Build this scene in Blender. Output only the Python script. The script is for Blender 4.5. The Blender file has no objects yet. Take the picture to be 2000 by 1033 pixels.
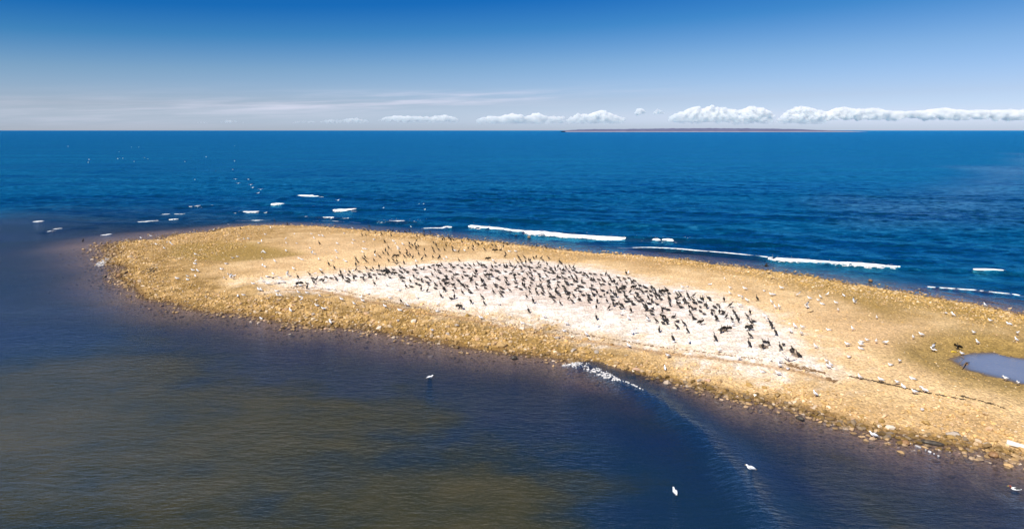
import bpy, bmesh, math, random
import numpy as np
from mathutils import Vector, Matrix
random.seed(7)
rng = np.random.default_rng(11)
R = math.radians
SC = bpy.context.scene
COL = SC.collection

# ------------------------------------------------------------------ camera
CAM_H = 20.0
PITCH = R(11.1)
FPX = 2000 * 24 / 36
cd = bpy.data.cameras.new('camera'); cam = bpy.data.objects.new('camera', cd); COL.objects.link(cam)
cam.location = (0, 0, CAM_H); cam.rotation_euler = (R(90) - PITCH, 0, 0)
cd.lens = 24; cd.sensor_width = 36; cd.clip_start = 0.5; cd.clip_end = 200000
SC.camera = cam

# ------------------------------------------------------------------ light and exposure
SUN_EL = R(47); SUN_AZ = R(222)        # compass bearing of the sun, clockwise from +Y: behind the camera, to the left
w = bpy.data.worlds.new('World'); SC.world = w; w.use_nodes = True
def build_world():
    nt = w.node_tree; N = nt.nodes; L = nt.links
    for n in list(N): N.remove(n)
    out = N.new('ShaderNodeOutputWorld'); bg = N.new('ShaderNodeBackground')
    bg.inputs['Strength'].default_value = 0.115
    sky = N.new('ShaderNodeTexSky'); sky.sky_type = 'NISHITA'; sky.sun_disc = False
    sky.sun_elevation = SUN_EL; sky.sun_rotation = SUN_AZ; sky.altitude = 20
    sky.air_density = 1.0; sky.dust_density = 0.6; sky.ozone_density = 3.0
    tc = N.new('ShaderNodeTexCoord')
    sep = N.new('ShaderNodeSeparateXYZ'); L.new(tc.outputs['Generated'], sep.inputs[0])
    # colour balance of the clear polarised sky by elevation
    ramp = N.new('ShaderNodeValToRGB'); cr = ramp.color_ramp
    stops = [(0.0, (0.59, 0.68, 1.0)), (0.012, (0.55, 0.65, 1.0)), (0.039, (0.46, 0.505, 0.73)), (0.088, (0.31, 0.42, 0.595)), (0.135, (0.10, 0.30, 0.515)),
             (0.175, (0.023, 0.215, 0.485)), (0.3, (0.013, 0.17, 0.43)), (1.0, (0.017, 0.17, 0.45))]
    cr.elements[0].position = 0.0; cr.elements[1].position = 1.0
    for p, c in stops[1:-1]: cr.elements.new(p)
    for e, (p, c) in zip(cr.elements, stops): e.position = p; e.color = (*c, 1)
    mul = N.new('ShaderNodeMix'); mul.data_type = 'RGBA'; mul.blend_type = 'MULTIPLY'; mul.inputs[0].default_value = 1
    L.new(sky.outputs[0], mul.inputs[6]); L.new(ramp.outputs[0], mul.inputs[7])
    # high thin cirrus: noise stretched along the horizon, in sky directions
    def math_(op, a=None, b=None, c=None):
        m = N.new('ShaderNodeMath'); m.operation = op
        for i, v in enumerate((a, b, c)):
            if v is None: continue
            if isinstance(v, (int, float)): m.inputs[i].default_value = v
            else: L.new(v, m.inputs[i])
        return m.outputs[0]
    x, y, z = sep.outputs
    L.new(math_('MULTIPLY', z, math_('SUBTRACT', 1.0, math_('MULTIPLY', x, 0.32))), ramp.inputs[0])     # paler towards the right, deeper towards the left
    az = math_('ARCTAN2', x, y)
    comb = N.new('ShaderNodeCombineXYZ')
    L.new(math_('MULTIPLY', az, 5.0), comb.inputs[0])
    zt = math_('ADD', z, math_('MULTIPLY', az, -0.035))
    L.new(math_('MULTIPLY', zt, 90.0), comb.inputs[1])
    ns = N.new('ShaderNodeTexNoise'); ns.inputs['Scale'].default_value = 1.0; ns.inputs['Detail'].default_value = 7; ns.inputs['Roughness'].default_value = 0.55
    L.new(comb.outputs[0], ns.inputs['Vector'])
    def bump_(v, c, wd):   # smooth bump around c
        d = math_('DIVIDE', math_('SUBTRACT', v, c), wd)
        return math_('POWER', 2.718, math_('MULTIPLY', math_('MULTIPLY', d, d), -1.0))
    band = math_('MULTIPLY', bump_(zt, 0.046, 0.011), bump_(az, -0.16, 0.26))
    band2 = math_('MULTIPLY', bump_(zt, 0.040, 0.020), bump_(az, -0.55, 0.30))
    lowband = math_('MULTIPLY', bump_(z, 0.017, 0.0105), math_('MULTIPLY', math_('SMOOTH_MIN', math_('MAXIMUM', math_('ADD', az, 0.12), 0.0), 0.5, 0.2), 0.62))      # distant thin cloud under the cumulus
    mr = N.new('ShaderNodeMapRange'); mr.interpolation_type = 'SMOOTHSTEP'
    mr.inputs[1].default_value = 0.38; mr.inputs[2].default_value = 0.72
    L.new(ns.outputs[0], mr.inputs[0])
    cf = math_('MULTIPLY', mr.outputs[0], math_('ADD', math_('MULTIPLY', band, 0.75), math_('MULTIPLY', band2, 0.35)))
    cf = math_('MAXIMUM', cf, lowband)
    mx = N.new('ShaderNodeMix'); mx.data_type = 'RGBA'
    L.new(cf, mx.inputs[0]); L.new(mul.outputs[2], mx.inputs[6]); mx.inputs[7].default_value = (4.6, 4.6, 5.5, 1)
    L.new(mx.outputs[2], bg.inputs[0]); L.new(bg.outputs[0], out.inputs[0])
build_world()
ld = bpy.data.lights.new('sun', 'SUN'); ld.energy = 4.8; ld.angle = R(0.53); ld.color = (1.0, 0.94, 0.84)
sun = bpy.data.objects.new('sun', ld); COL.objects.link(sun)
SDIR = Vector((math.sin(SUN_AZ) * math.cos(SUN_EL), math.cos(SUN_AZ) * math.cos(SUN_EL), math.sin(SUN_EL)))
sun.rotation_euler = SDIR.to_track_quat('Z', 'Y').to_euler(); sun.location = SDIR * 100
vs = SC.view_settings; vs.view_transform = 'Standard'; vs.look = 'None'; vs.exposure = 0.6; vs.gamma = 1; vs.use_curve_mapping = False
SC.render.engine = 'CYCLES'
cy = SC.cycles; cy.max_bounces = 14; cy.diffuse_bounces = 3; cy.glossy_bounces = 4; cy.transparent_max_bounces = 12; cy.volume_bounces = 14; cy.caustics_reflective = False; cy.caustics_refractive = False
cy.use_denoising = True; cy.use_adaptive_sampling = False; cy.sample_clamp_direct = 2.5; cy.sample_clamp_indirect = 2.5; cy.volume_step_rate = 1.0; cy.volume_max_steps = 64

# ------------------------------------------------------------------ pixel of the 2000 x 1033 photograph -> ground
cp, sp = math.cos(PITCH), math.sin(PITCH)
def ray(u, v):
    a = (u - 1000) / FPX; b = -(v - 516.5) / FPX
    return np.array([a, cp + b * sp, -sp + b * cp])
def flat(u, v, z=0.0):
    d = ray(u, v); t = (z - CAM_H) / d[2]
    return np.array([d[0] * t, d[1] * t])
def flats(pts, z=0.0): return np.array([flat(u, v, z) for u, v in pts])

# ------------------------------------------------------------------ noise
def _h(ix, iy, s):
    n = (ix.astype(np.int64) * 374761393 + iy.astype(np.int64) * 668265263 + s * 1442695041) & 0xffffffff
    n = ((n ^ (n >> 13)) * 1274126177) & 0xffffffff
    return ((n ^ (n >> 16)) & 0xffff) / 32767.5 - 1
def vnoise(x, y, s=0):
    x = np.asarray(x, float); y = np.asarray(y, float)
    ix = np.floor(x); iy = np.floor(y); fx = x - ix; fy = y - iy
    ix = ix.astype(np.int64); iy = iy.astype(np.int64)
    ux = fx * fx * (3 - 2 * fx); uy = fy * fy * (3 - 2 * fy)
    a = _h(ix, iy, s); b = _h(ix + 1, iy, s); c = _h(ix, iy + 1, s); d = _h(ix + 1, iy + 1, s)
    return (a * (1 - ux) + b * ux) * (1 - uy) + (c * (1 - ux) + d * ux) * uy
def fbm(x, y, o=4, s=0):
    r = 0; a = 0.5
    for i in range(o):
        r = r + a * vnoise(x, y, s + i * 17); x = np.asarray(x) * 2.03 + 3.1; y = np.asarray(y) * 2.03 + 7.7; a *= 0.5
    return r
def sstep(a, b, x):
    t = np.clip((x - a) / (b - a), 0, 1); return t * t * (3 - 2 * t)

def polyline_dist(px, py, pts, closed=False):
    """distance to a polyline, and the arc parameter (0..1) of the nearest point"""
    best = np.full(px.shape, 1e9); par = np.zeros(px.shape)
    P = np.asarray(pts, float)
    seg = np.linalg.norm(np.diff(P, axis=0), axis=1); cum = np.concatenate([[0], np.cumsum(seg)])
    n = len(P) if closed else len(P) - 1
    for i in range(n):
        ax, ay = P[i]; bx, by = P[(i + 1) % len(P)]
        dx, dy = bx - ax, by - ay; l2 = dx * dx + dy * dy + 1e-12
        t = np.clip(((px - ax) * dx + (py - ay) * dy) / l2, 0, 1)
        d = np.hypot(px - ax - t * dx, py - ay - t * dy)
        m = d < best; best = np.where(m, d, best)
        if not closed: par = np.where(m, (cum[i] + t * seg[i]) / cum[-1], par)
    return best, par
def inside_poly(px, py, P):
    c = np.zeros(px.shape, bool); n = len(P); j = n - 1
    for i in range(n):
        xi, yi = P[i]; xj, yj = P[j]
        if yi != yj:
            c ^= ((yi > py) != (yj > py)) & (px < (xj - xi) * (py - yi) / (yj - yi) + xi)
        j = i
    return c
def sdf(px, py, P):
    d, _ = polyline_dist(px, py, P, True)
    return np.where(inside_poly(px, py, P), d, -d)

# ------------------------------------------------------------------ the island's outlines
NEAR = [(221,480),(228,490),(219,513),(249,522),(245,546),(262,566),(289,580),(337,591),(380,601),(428,607),(472,611),(520,617),(573,628),(616,637),
        (693,639),(738,647),(790,656),(850,666),(900,673),(950,680),(1000,686),(1050,692),(1100,699),(1133,709),(1189,727),(1252,734),(1352,752),(1415,768),
        (1453,778),(1500,784),(1575,802),(1651,823),(1726,842),(1777,852),(1852,863),(1928,876),(2000,891),(2100,912)]
FAR = [(221,480),(262,471),(318,468),(345,459),(410,454),(440,446),(500,442),(560,441),(630,443),(690,449),(740,453),(800,457),(860,464),(900,468),(950,473),
       (1000,478),(1050,483),(1110,490),(1160,495),(1250,501),(1340,509),(1440,522),(1500,531),(1570,540),(1630,550),(1700,561),(1780,574),(1850,587),(1930,599),
       (2000,615),(2100,630)]
shore = np.concatenate([flats(NEAR), [[62,33.5],[85,31],[112,36],[118,48],[105,58],[85,66]], flats(FAR)[::-1][:-1]])
GUANO = flats([(528,547),(600,539),(680,531),(760,522),(850,515),(950,511),(1050,512),(1130,520),(1220,538),(1300,558),(1380,576),(1450,603),(1520,648),(1565,684),
        (1605,708),(1590,716),(1540,706),(1480,700),(1400,688),(1300,664),(1200,648),(1100,630),(1000,612),(900,596),(800,580),(700,566),(600,556)], 1.1)
CORE = flats([(760,528),(850,520),(950,515),(1050,516),(1130,528),(1220,548),(1300,575),(1370,600),(1330,622),(1250,625),(1150,612),(1050,595),(950,578),(850,560)], 1.1)
POOL_Z = 0.42
POOL = flats([(1846,701),(1876,690),(1940,686),(1975,694),(2000,698),(2100,716),(2200,748),(2180,775),(2080,768),(2000,752),(1960,742),(1920,733),(1880,722),(1862,711)], POOL_Z)
STRAND = flats([(560,561),(620,563),(700,578),(800,598),(900,612),(960,625),(1050,640),(1150,655),(1300,680),(1400,692),(1480,703),(1550,713),(1610,728)], 1.1)
DIP = flats([(318,498),(345,480),(420,474),(500,480),(560,490),(600,500),(520,508),(440,512),(370,508)], 0.7)   # the weedy dip at the left end
LEFT_TIP = flat(215, 466)

def pool_sdf(x, y): return sdf(x, y, POOL)
def height(x, y):
    x = np.asarray(x, float); y = np.asarray(y, float)
    s = sdf(x, y, shore)
    s = s + 1.1 * fbm(x * 0.16, y * 0.16, 3, 5) + 0.45 * fbm(x * 0.7, y * 0.7, 2, 9)
    si = np.clip(s, 0, None); so = np.clip(-s, 0, None)
    land = 1.05 * (1 - np.exp(-si / 6.5)) + 0.10 * fbm(x * 0.12, y * 0.12, 3, 21) * sstep(0, 6, si) + 0.05 * fbm(x * .6, y * .6, 3, 25) * sstep(0, 3, si)
    g = sdf(x, y, GUANO)
    land = land + 0.28 * sstep(-3, 5, g) + 0.03 * fbm(x * 0.9, y * 0.9, 2, 31)
    dd = sdf(x, y, DIP); land = land - 0.28 * sstep(-2, 3, dd)
    tip = np.exp(-(((x - LEFT_TIP[0]) / 21) ** 2 + ((y - LEFT_TIP[1]) / 23) ** 2))
    sea_side = sstep(0, 14 + 45 * sstep(-48, -85, x), y - (126 - 0.52 * (x + 50)))      # beyond the island
    slope = np.maximum(0.065 - 0.03 * sea_side - 0.062 * tip, 0.010)
    maxd = 1.25 + 4.5 * sea_side
    wet = -maxd * (1 - np.exp(-(so * slope + (so / (20 - 8 * sstep(-20, 5, x) * (1 - sea_side))) ** 2 * 0.8) / maxd)) + 0.22 * fbm(x * 0.06 + 9, y * 0.06, 3, 41) * sstep(4, 18, so) * (1 - sea_side)
    h = np.where(s > 0, land, wet) - 0.012
    p = pool_sdf(x, y) + 0.5 * fbm(x * 0.5, y * 0.5, 3, 51)
    basin = POOL_Z - 0.28 * sstep(0, 4, p) + 0.11 * np.clip(-p, 0, None)
    h = np.where((s > 0) & (p > -6), np.minimum(h, basin + 1.5 * sstep(-2, -6, p)), h)
    return h
def on_ground(u, v, up=0.0):
    z = 0.9
    for _ in range(5):
        q = flat(u, v, z + up); z = max(0.0, float(height(q[:1], q[1:])[0]))
    return np.array([q[0], q[1], z])

# ------------------------------------------------------------------ object helpers
def tag(o, label=None, cat=None, group=None, kind=None):
    if label: o['label'] = label
    if cat: o['category'] = cat
    if group: o['group'] = group
    if kind: o['kind'] = kind
    return o
def mesh_np(name, verts, faces, mats=(), smooth=True):
    """faces: int array (n,3) or (n,4)"""
    me = bpy.data.meshes.new(name)
    verts = np.asarray(verts, np.float32); faces = np.asarray(faces, np.int32)
    n, k = faces.shape
    me.vertices.add(len(verts)); me.vertices.foreach_set('co', verts.ravel())
    me.loops.add(n * k); me.loops.foreach_set('vertex_index', faces.ravel())
    me.polygons.add(n); me.polygons.foreach_set('loop_start', np.arange(0, n * k, k, dtype=np.int32))
    me.polygons.foreach_set('use_smooth', np.full(n, smooth, dtype=bool))
    me.update(calc_edges=True); me.validate()
    for m in mats: me.materials.append(m)
    return me
def link(name, me, parent=None):
    o = bpy.data.objects.new(name, me); COL.objects.link(o)
    if parent is not None: o.parent = parent
    return o
def attr_f(me, name, vals):
    a = me.attributes.new(name, 'FLOAT', 'POINT'); a.data.foreach_set('value', np.asarray(vals, np.float32).ravel())
def attr_c(me, name, rgb):
    a = me.attributes.new(name, 'FLOAT_COLOR', 'POINT')
    c = np.ones((len(rgb), 4), np.float32); c[:, :3] = rgb; a.data.foreach_set('color', c.ravel())
def grid(xs, ys):
    X, Y = np.meshgrid(xs, ys); nx, ny = len(xs), len(ys)
    i = np.arange(nx - 1)[None, :] + nx * np.arange(ny - 1)[:, None]
    f = np.stack([i, i + 1, i + 1 + nx, i + nx], -1).reshape(-1, 4)
    return X.ravel(), Y.ravel(), f

class NT:
    """small node-tree helper"""
    def __init__(s, name):
        s.m = bpy.data.materials.new(name); s.m.use_nodes = True; s.t = s.m.node_tree
        for n in list(s.t.nodes): s.t.nodes.remove(n)
        s.out = s.t.nodes.new('ShaderNodeOutputMaterial')
    def n(s, typ, ins=None, **kw):
        nd = s.t.nodes.new(typ)
        for k, v in kw.items(): setattr(nd, k, v)
        for k, v in (ins or {}).items():
            sk = nd.inputs[k]
            if isinstance(v, bpy.types.NodeSocket): s.t.links.new(v, sk)
            elif isinstance(v, tuple) and len(v) == 3 and sk.type == 'RGBA': sk.default_value = (*v, 1)
            else: sk.default_value = v
        return nd
    def math(s, op, a, b=0.0, clamp=False):
        return s.n('ShaderNodeMath', {0: a, 1: b}, operation=op, use_clamp=clamp).outputs[0]
    def mix(s, f, a, b, blend='MIX'):
        return s.n('ShaderNodeMix', {0: f, 6: a, 7: b}, data_type='RGBA', blend_type=blend).outputs[2]
    def ramp(s, v, *pc):
        nd = s.n('ShaderNodeValToRGB', {0: v}); e = nd.color_ramp.elements
        while len(e) < len(pc): e.new(0.5)
        for el, (p, c) in zip(e, pc): el.position = p; el.color = (*c, 1)
        return nd.outputs[0]
    def surf(s, sh): s.t.links.new(sh, s.out.inputs['Surface']); return s.m
def simple(name, c1, c2, rough=0.7, scale=20.0, bump=0.0):
    t = NT(name)
    co = t.n('ShaderNodeTexCoord').outputs['Object']
    no = t.n('ShaderNodeTexNoise', {'Vector': co, 'Scale': scale, 'Detail': 4.0}).outputs[0]
    ins = {'Base Color': t.mix(t.math('SUBTRACT', t.math('MULTIPLY', no, 2.0), 0.5, True), c1, c2), 'Roughness': rough}
    if bump:
        ins['Normal'] = t.n('ShaderNodeBump', {'Height': no, 'Strength': bump, 'Distance': 0.02}).outputs[0]
    return t.surf(t.n('ShaderNodeBsdfPrincipled', ins).outputs[0])
# ------------------------------------------------------------------ island and sea bed: one height field
def axis(*runs):
    out = []
    for a, b, st in runs: out.append(np.arange(a, b, st))
    return np.concatenate(out + [[runs[-1][1]]])
def colours(x, y, h):
    """what the ground is made of at x, y: its own colour, plus painted shade in the gaps between coarse stones"""
    s = sdf(x, y, shore); n1 = fbm(x * 0.25, y * 0.25, 4, 61); n2 = fbm(x * 1.1, y * 1.1, 3, 71); n3 = fbm(x * 0.07, y * 0.07, 3, 81)
    tan = np.array([0.57, 0.38, 0.195]); gold = np.array([0.40, 0.24, 0.062]); olive = np.array([0.27, 0.175, 0.04])
    white = np.array([0.73, 0.655, 0.575]); core = np.array([0.56, 0.45, 0.385]); wetc = np.array([0.17, 0.095, 0.03])
    bed = np.array([0.15, 0.105, 0.04]); weed = np.array([0.045, 0.05, 0.028])
    def lerp(a, b, t): return a * (1 - t[:, None]) + b * t[:, None]
    pale = np.array([0.68, 0.475, 0.25])
    c = lerp(np.tile(tan, (len(x), 1)), pale, sstep(-0.1, 0.5, n1))
    d_near, _ = polyline_dist(x, y, flats(NEAR)); d_far, _ = polyline_dist(x, y, flats(FAR))
    right = sstep(2, 20, x)
    c = lerp(c, pale, np.maximum(sstep(-10, -1, sdf(x, y, GUANO) + 3 * n1) * .8, right * sstep(3.5, 5.5, d_near + 1.5 * n1) * (1 - sstep(9, 13, d_near + 2 * n1)) * .9))
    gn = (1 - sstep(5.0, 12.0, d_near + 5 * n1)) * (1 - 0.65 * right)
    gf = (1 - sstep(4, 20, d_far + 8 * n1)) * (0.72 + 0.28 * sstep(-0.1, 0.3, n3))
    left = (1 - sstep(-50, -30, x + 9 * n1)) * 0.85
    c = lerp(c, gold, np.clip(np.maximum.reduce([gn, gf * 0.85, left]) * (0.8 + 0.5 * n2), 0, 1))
    c = c * (1 - 0.42 * np.clip(np.maximum.reduce([gn, gf * .6, left * .8]), 0, 1) * sstep(-.5, .2, n2))[:, None]      # shade of the gaps between coarse stones, darkened into the ground colour
    dd = sdf(x, y, DIP) + 2 * n1
    c = lerp(c, olive, sstep(-2, 2, dd) * 0.85)
    rr = sstep(20, 45, x) * (1 - sstep(6, 26, d_far + 9 * n1))
    c = lerp(c, olive, rr * 0.75)
    p = pool_sdf(x, y); c = lerp(c, olive * 0.9, sstep(-7, -1.5, p + 3 * n1) * 0.85)
    g = sdf(x, y, GUANO) + 2.2 * n1 + 1.0 * n2
    c = lerp(c, white, sstep(-4.5, 2.8, g + 1.6 * n2 + 2.0 * fbm(x * .5, y * .9, 4, 188)) * (0.86 + 0.25 * fbm(x * .5, y * .5, 4, 88)))
    k = sdf(x, y, CORE) + 2.5 * n1 + 0.8 * n2
    c = lerp(c, core, sstep(-1.5, 2.5, k) * (0.62 + 0.5 * n2))
    sp_ = sstep(.08, .3, fbm(x * 1.7, y * 1.7, 3, 301)) * sstep(-3.5, 1, g); c = lerp(c, np.array([0.84, 0.785, 0.72]), sp_ * .7)
    st_ = sstep(.1, .35, fbm(x * .9, y * 2.0, 4, 305)) * sstep(-1, 2, g); c = lerp(c, np.array([0.42, 0.32, 0.25]), st_ * .45)
    ds, _ = polyline_dist(x, y, STRAND)
    c = lerp(c, np.array([0.33, 0.19, 0.085]), (1 - sstep(0.12, 0.42, ds + 0.12 * n2)) * 0.8)
    c = lerp(c, wetc, (1 - sstep(0.02, 0.20, h + 0.05 * n2)) * 0.8)
    c = lerp(c, np.array([0.40, 0.27, 0.17]), sstep(0.0, -0.10, h))
    deep = sstep(-0.25, -0.7, h)
    c = lerp(c, bed, deep)
    c = lerp(c, weed, deep * sstep(-0.15, 0.25, fbm(x * 0.05 + 3, y * 0.09, 4, 91)) * 0.8)
    return np.clip(c * (1 + 0.10 * n2)[:, None], 0, 1)
xs = axis((-150, -80, 1.2), (-80, 62, 0.3), (62, 150, 1.0)); ys = axis((12, 30, 1.0), (30, 37, 0.5), (37, 150, 0.3), (150, 260, 2.0))
X, Y, F = grid(xs, ys); H = height(X, Y)
micro = 0.035 * fbm(X * 2.1, Y * 2.1, 2, 101); H2 = H + micro * (H > -0.1)
me = mesh_np('island', np.stack([X, Y, H2], 1), F)
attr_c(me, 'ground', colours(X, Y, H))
t = NT('gravel_ground')
co = t.n('ShaderNodeTexCoord').outputs['Object']
base = t.n('ShaderNodeAttribute', attribute_name='ground').outputs['Color']
vo = t.n('ShaderNodeTexVoronoi', {'Vector': co, 'Scale': 6.5, 'Randomness': 1.0})
no = t.n('ShaderNodeTexNoise', {'Vector': co, 'Scale': 2.2, 'Detail': 8.0, 'Roughness': 0.65})
peb = t.n('ShaderNodeSeparateColor', {0: vo.outputs['Color']}).outputs[0]
v1 = t.math('MULTIPLY_ADD', peb, 0.55); t.t.nodes[-1].inputs[2].default_value = 0.70
v2 = t.math('MULTIPLY_ADD', no.outputs[0], 0.7); t.t.nodes[-1].inputs[2].default_value = 0.66
bc = t.mix(1.0, base, t.n('ShaderNodeCombineColor', {0: t.math('MULTIPLY', v1, v2), 1: t.math('MULTIPLY', v1, v2), 2: t.math('MULTIPLY', v1, v2)}).outputs[0], 'MULTIPLY')
hb = t.math('ADD', t.math('MULTIPLY', vo.outputs['Distance'], -0.6), no.outputs[0])
bmp = t.n('ShaderNodeBump', {'Height': hb, 'Strength': 0.9, 'Distance': 0.12})
t.surf(t.n('ShaderNodeBsdfPrincipled', {'Base Color': bc, 'Roughness': 0.85, 'Specular IOR Level': 0.25, 'Normal': bmp.outputs[0]}).outputs[0])
me.materials.append(t.m)
island = tag(link('island', me), kind='structure')

# deep sea floor beyond the shoal
xs = np.concatenate([-np.geomspace(3000, 150, 12), np.geomspace(150, 3000, 12)]); ys = np.concatenate([np.linspace(-400, 0, 5), [260], np.geomspace(400, 4000, 8)])
X, Y, F = grid(xs, ys)
me = mesh_np('seabed', np.stack([X, Y, np.full(X.shape, -7.0)], 1), F)
me.materials.append(simple('seabed_mud', (0.10, 0.08, 0.04), (0.05, 0.05, 0.03), 0.9, 0.2))
tag(link('seabed', me), kind='structure')

# ------------------------------------------------------------------ sea water: one sheet to the horizon, with its swells
#  crests in pixels of the photograph, amplitude (m), half width (m)
RIDGES = [([(500,402),(580,384),(640,384),(720,391),(800,396)], .30, 1.3), ([(340,408),(400,405),(440,404)], .25, 1.1), ([(500,399),(560,402),(640,406),(760,412)], .25, 1.0),
          ([(400,419),(455,416),(531,417),(600,421)], .24, 1.0), ([(640,411),(709,413),(800,413),(900,416)], .30, 1.2),
          ([(540,424),(690,430),(737,436),(830,438),(880,447),(918,444),(1000,454),(1100,462),(1200,467),(1290,471),(1360,473),(1500,481),(1620,489)], .34, 1.1),
          ([(860,426),(1000,433),(1160,440),(1280,444),(1400,450),(1520,458)], .34, 1.4),
          ([(1210,485),(1340,494),(1500,507),(1640,519),(1760,526),(1900,532),(2000,537),(2100,541)], .36, 1.0), ([(1800,561),(1900,568),(2000,579)], .10, 0.5),
          ([(1450,462),(1650,475),(1850,488),(2000,498)], .22, 1.5), ([(760,396),(950,404),(1150,412),(1300,418)], .22, 1.7), ([(1250,412),(1500,424),(1700,432)], .2, 2.0),
          ([(60,438),(100,430),(200,436),(300,437),(380,424)], .07, 1.0), ([(80,456),(140,446),(200,444)], .06, .8)]
LAGOON = [([(1105,708),(1150,723),(1190,739),(1215,751),(1260,774),(1300,800),(1345,838),(1400,886),(1450,946),(1490,1010),(1530,1110)], .62, 0.85),
          ([(1700,840),(1780,869),(1840,893),(1920,935),(2000,990)], .05, 0.4)]
RW = [(flats([(u, v - 0.8) for u, v in p]), a * 1.5, wd) for p, a, wd in RIDGES]; LW = [(flats(p), a, wd) for p, a, wd in LAGOON]
def geo(a, b, st, g):
    out = [a]
    while out[-1] < b: out.append(out[-1] + st); st *= g
    return np.array(out)
gx = geo(120, 90000, 1.2, 1.085)
xs = np.concatenate([-gx[:0:-1], np.arange(-120, -4, 1.1), np.arange(-4, 40, 0.45), np.arange(40, 120, 1.0), gx])
ys = np.concatenate([[-3000, -300, -60, 0], np.arange(14, 37, 0.7), np.arange(37, 66, 0.42), np.arange(66, 84, 0.8), np.arange(84, 215, 0.42), geo(215, 90000, 0.6, 1.05)])
X, Y, F = grid(xs, ys)
Hb = np.full(X.shape, -7.0); near = (np.abs(X) < 150) & (Y > 12) & (Y < 260)
Hb[near] = height(X[near], Y[near])
edge = np.minimum.reduce([sstep(150, 110, np.abs(X)), sstep(260, 215, Y)]); Hb = Hb * edge - 7 * (1 - edge)
sea_side = sstep(0, 14, Y - (126 - 0.52 * (X + 50)))
fade = 1 / (1 + (np.maximum(Y - 200, 0) / 500) ** 2)
Z = np.zeros(X.shape)
ph = 0.25 * X + 6 * fbm(X * 0.012, Y * 0.012, 2, 7)
for lam, am, sd, dr in ((19, .13, 1, .52), (11.5, .08, 2, .40), (7.3, .055, 3, .6), (4.6, .03, 4, .35)):
    q = (Y + dr * X) * 2 * np.pi / lam + 2.4 * fbm(X * 0.03, Y * 0.05, 3, sd * 13)
    Z += am * np.sin(q) * (0.35 + 0.9 * np.clip(fbm(X * 0.02, Y * 0.035, 2, sd * 29) + 0.3, 0, 1.2))
rc = 1 - np.abs(2 * vnoise(X * .22 + .1 * Y + 2 * ph * .02, Y * .34, 55)) ; rc2 = 1 - np.abs(2 * vnoise(X * .42 + .2 * Y, Y * .75, 56))
Z += (0.16 * rc + 0.07 * rc2) * (0.6 + 0.8 * np.clip(fbm(X * .02, Y * .03, 2, 57) + .3, 0, 1))
Z *= sea_side * fade * np.clip(-Hb / 1.0, 0.04, 1)
sel = (np.abs(X) < 140) & (Y > 25) & (Y < 300)
def ridge(x, y, P, am, wd, steep):
    d, tt = polyline_dist(x, y, P)
    sgn = np.sign(y - np.interp(x, P[:, 0], P[:, 1])) if steep else np.sign(x - np.interp(-y, -P[:, 1], P[:, 0]))     # + away from the beach side
    wloc = np.where(sgn > 0, wd * 2.2, wd * 0.7) if steep else np.where(sgn > 0, wd * 2.6, wd * 1.6)
    env = sstep(0, 0.08, tt) * sstep(1, 0.92, tt) * (0.8 + 0.35 * fbm(x * .15, y * .15, 2, 3))
    return am * env * np.exp(-(d / wloc) ** 2)
def add_ridge(P, am, wd, steep):
    bb = sel & (X > P[:, 0].min() - 8) & (X < P[:, 0].max() + 8) & (Y > P[:, 1].min() - 8) & (Y < P[:, 1].max() + 8)
    Z[bb] += ridge(X[bb], Y[bb], P, am, wd, steep)
def crest_z(x, y):
    return sum(ridge(x, y, P, am, wd, True) for P, am, wd in RW) + sum(ridge(x, y, P, am, wd, False) for P, am, wd in LW)
for P, am, wd in RW: add_ridge(P, am, wd, True)
for P, am, wd in LW: add_ridge(P, am, wd, False)
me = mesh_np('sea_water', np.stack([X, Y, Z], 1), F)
attr_f(me, 'depth', np.clip(Z - Hb, 0, 8))
lag = (1 - sstep(-8, 14 + 60 * sstep(-15, -80, X), Y - (126 - 0.52 * (X + 50)))) * sstep(150, 110, np.abs(X)); lag = lag * sstep(230, 130, Y)
attr_f(me, 'lagoon', lag)
BANK2 = flats([(1560,915),(1640,905),(1760,950),(1850,1000),(1800,1033),(1680,985)])
BANK = flats([(-300,800),(100,690),(450,690),(620,745),(760,810),(900,880),(1130,960),(1250,1050),(1350,1200),(-600,1200)])
attr_f(me, 'bank', np.maximum(sstep(-9, 10, sdf(X, Y, BANK) + 14 * fbm(X * .08, Y * .11, 5, 33)), .55 * sstep(-3, 3, sdf(X, Y, BANK2) + 5 * fbm(X * .15, Y * .2, 4, 35))))
SHEEN = flats([(1600,400),(1760,372),(1830,345),(1990,300),(2100,300),(2100,420),(1850,440),(1680,440)])  # outline of the pale sheen painted on the open sea
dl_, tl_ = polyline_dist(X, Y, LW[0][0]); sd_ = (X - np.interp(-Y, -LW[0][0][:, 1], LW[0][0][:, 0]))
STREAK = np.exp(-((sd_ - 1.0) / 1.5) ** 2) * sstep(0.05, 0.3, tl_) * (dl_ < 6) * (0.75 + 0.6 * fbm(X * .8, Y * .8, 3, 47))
attr_f(me, 'sheen', np.clip(STREAK, 0, 1) + sstep(-8, 30, sdf(X, Y, SHEEN) + 30 * fbm(X * .02, Y * .008, 4, 44)))  # mask for painted sheen: lagoon streak and open sea patch
t = NT('sea_water')
geo_n = t.n('ShaderNodeNewGeometry'); pos = geo_n.outputs['Position']
depth = t.n('ShaderNodeAttribute', attribute_name='depth').outputs['Fac']; lagf = t.n('ShaderNodeAttribute', attribute_name='lagoon').outputs['Fac']
def chop(scale, stretch, rot, detail, rough=0.6):
    mp = t.n('ShaderNodeMapping', {'Vector': pos, 'Rotation': (0, 0, R(rot)), 'Scale': (scale * stretch, scale, scale)})
    return t.n('ShaderNodeTexNoise', {'Vector': mp.outputs[0], 'Scale': 1.0, 'Detail': detail, 'Roughness': rough}).outputs[0]
ripple = chop(1.7, 0.36, 28, 6.0, 0.65)
fine = chop(3.4, 0.42, 32, 4.0)
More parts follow.
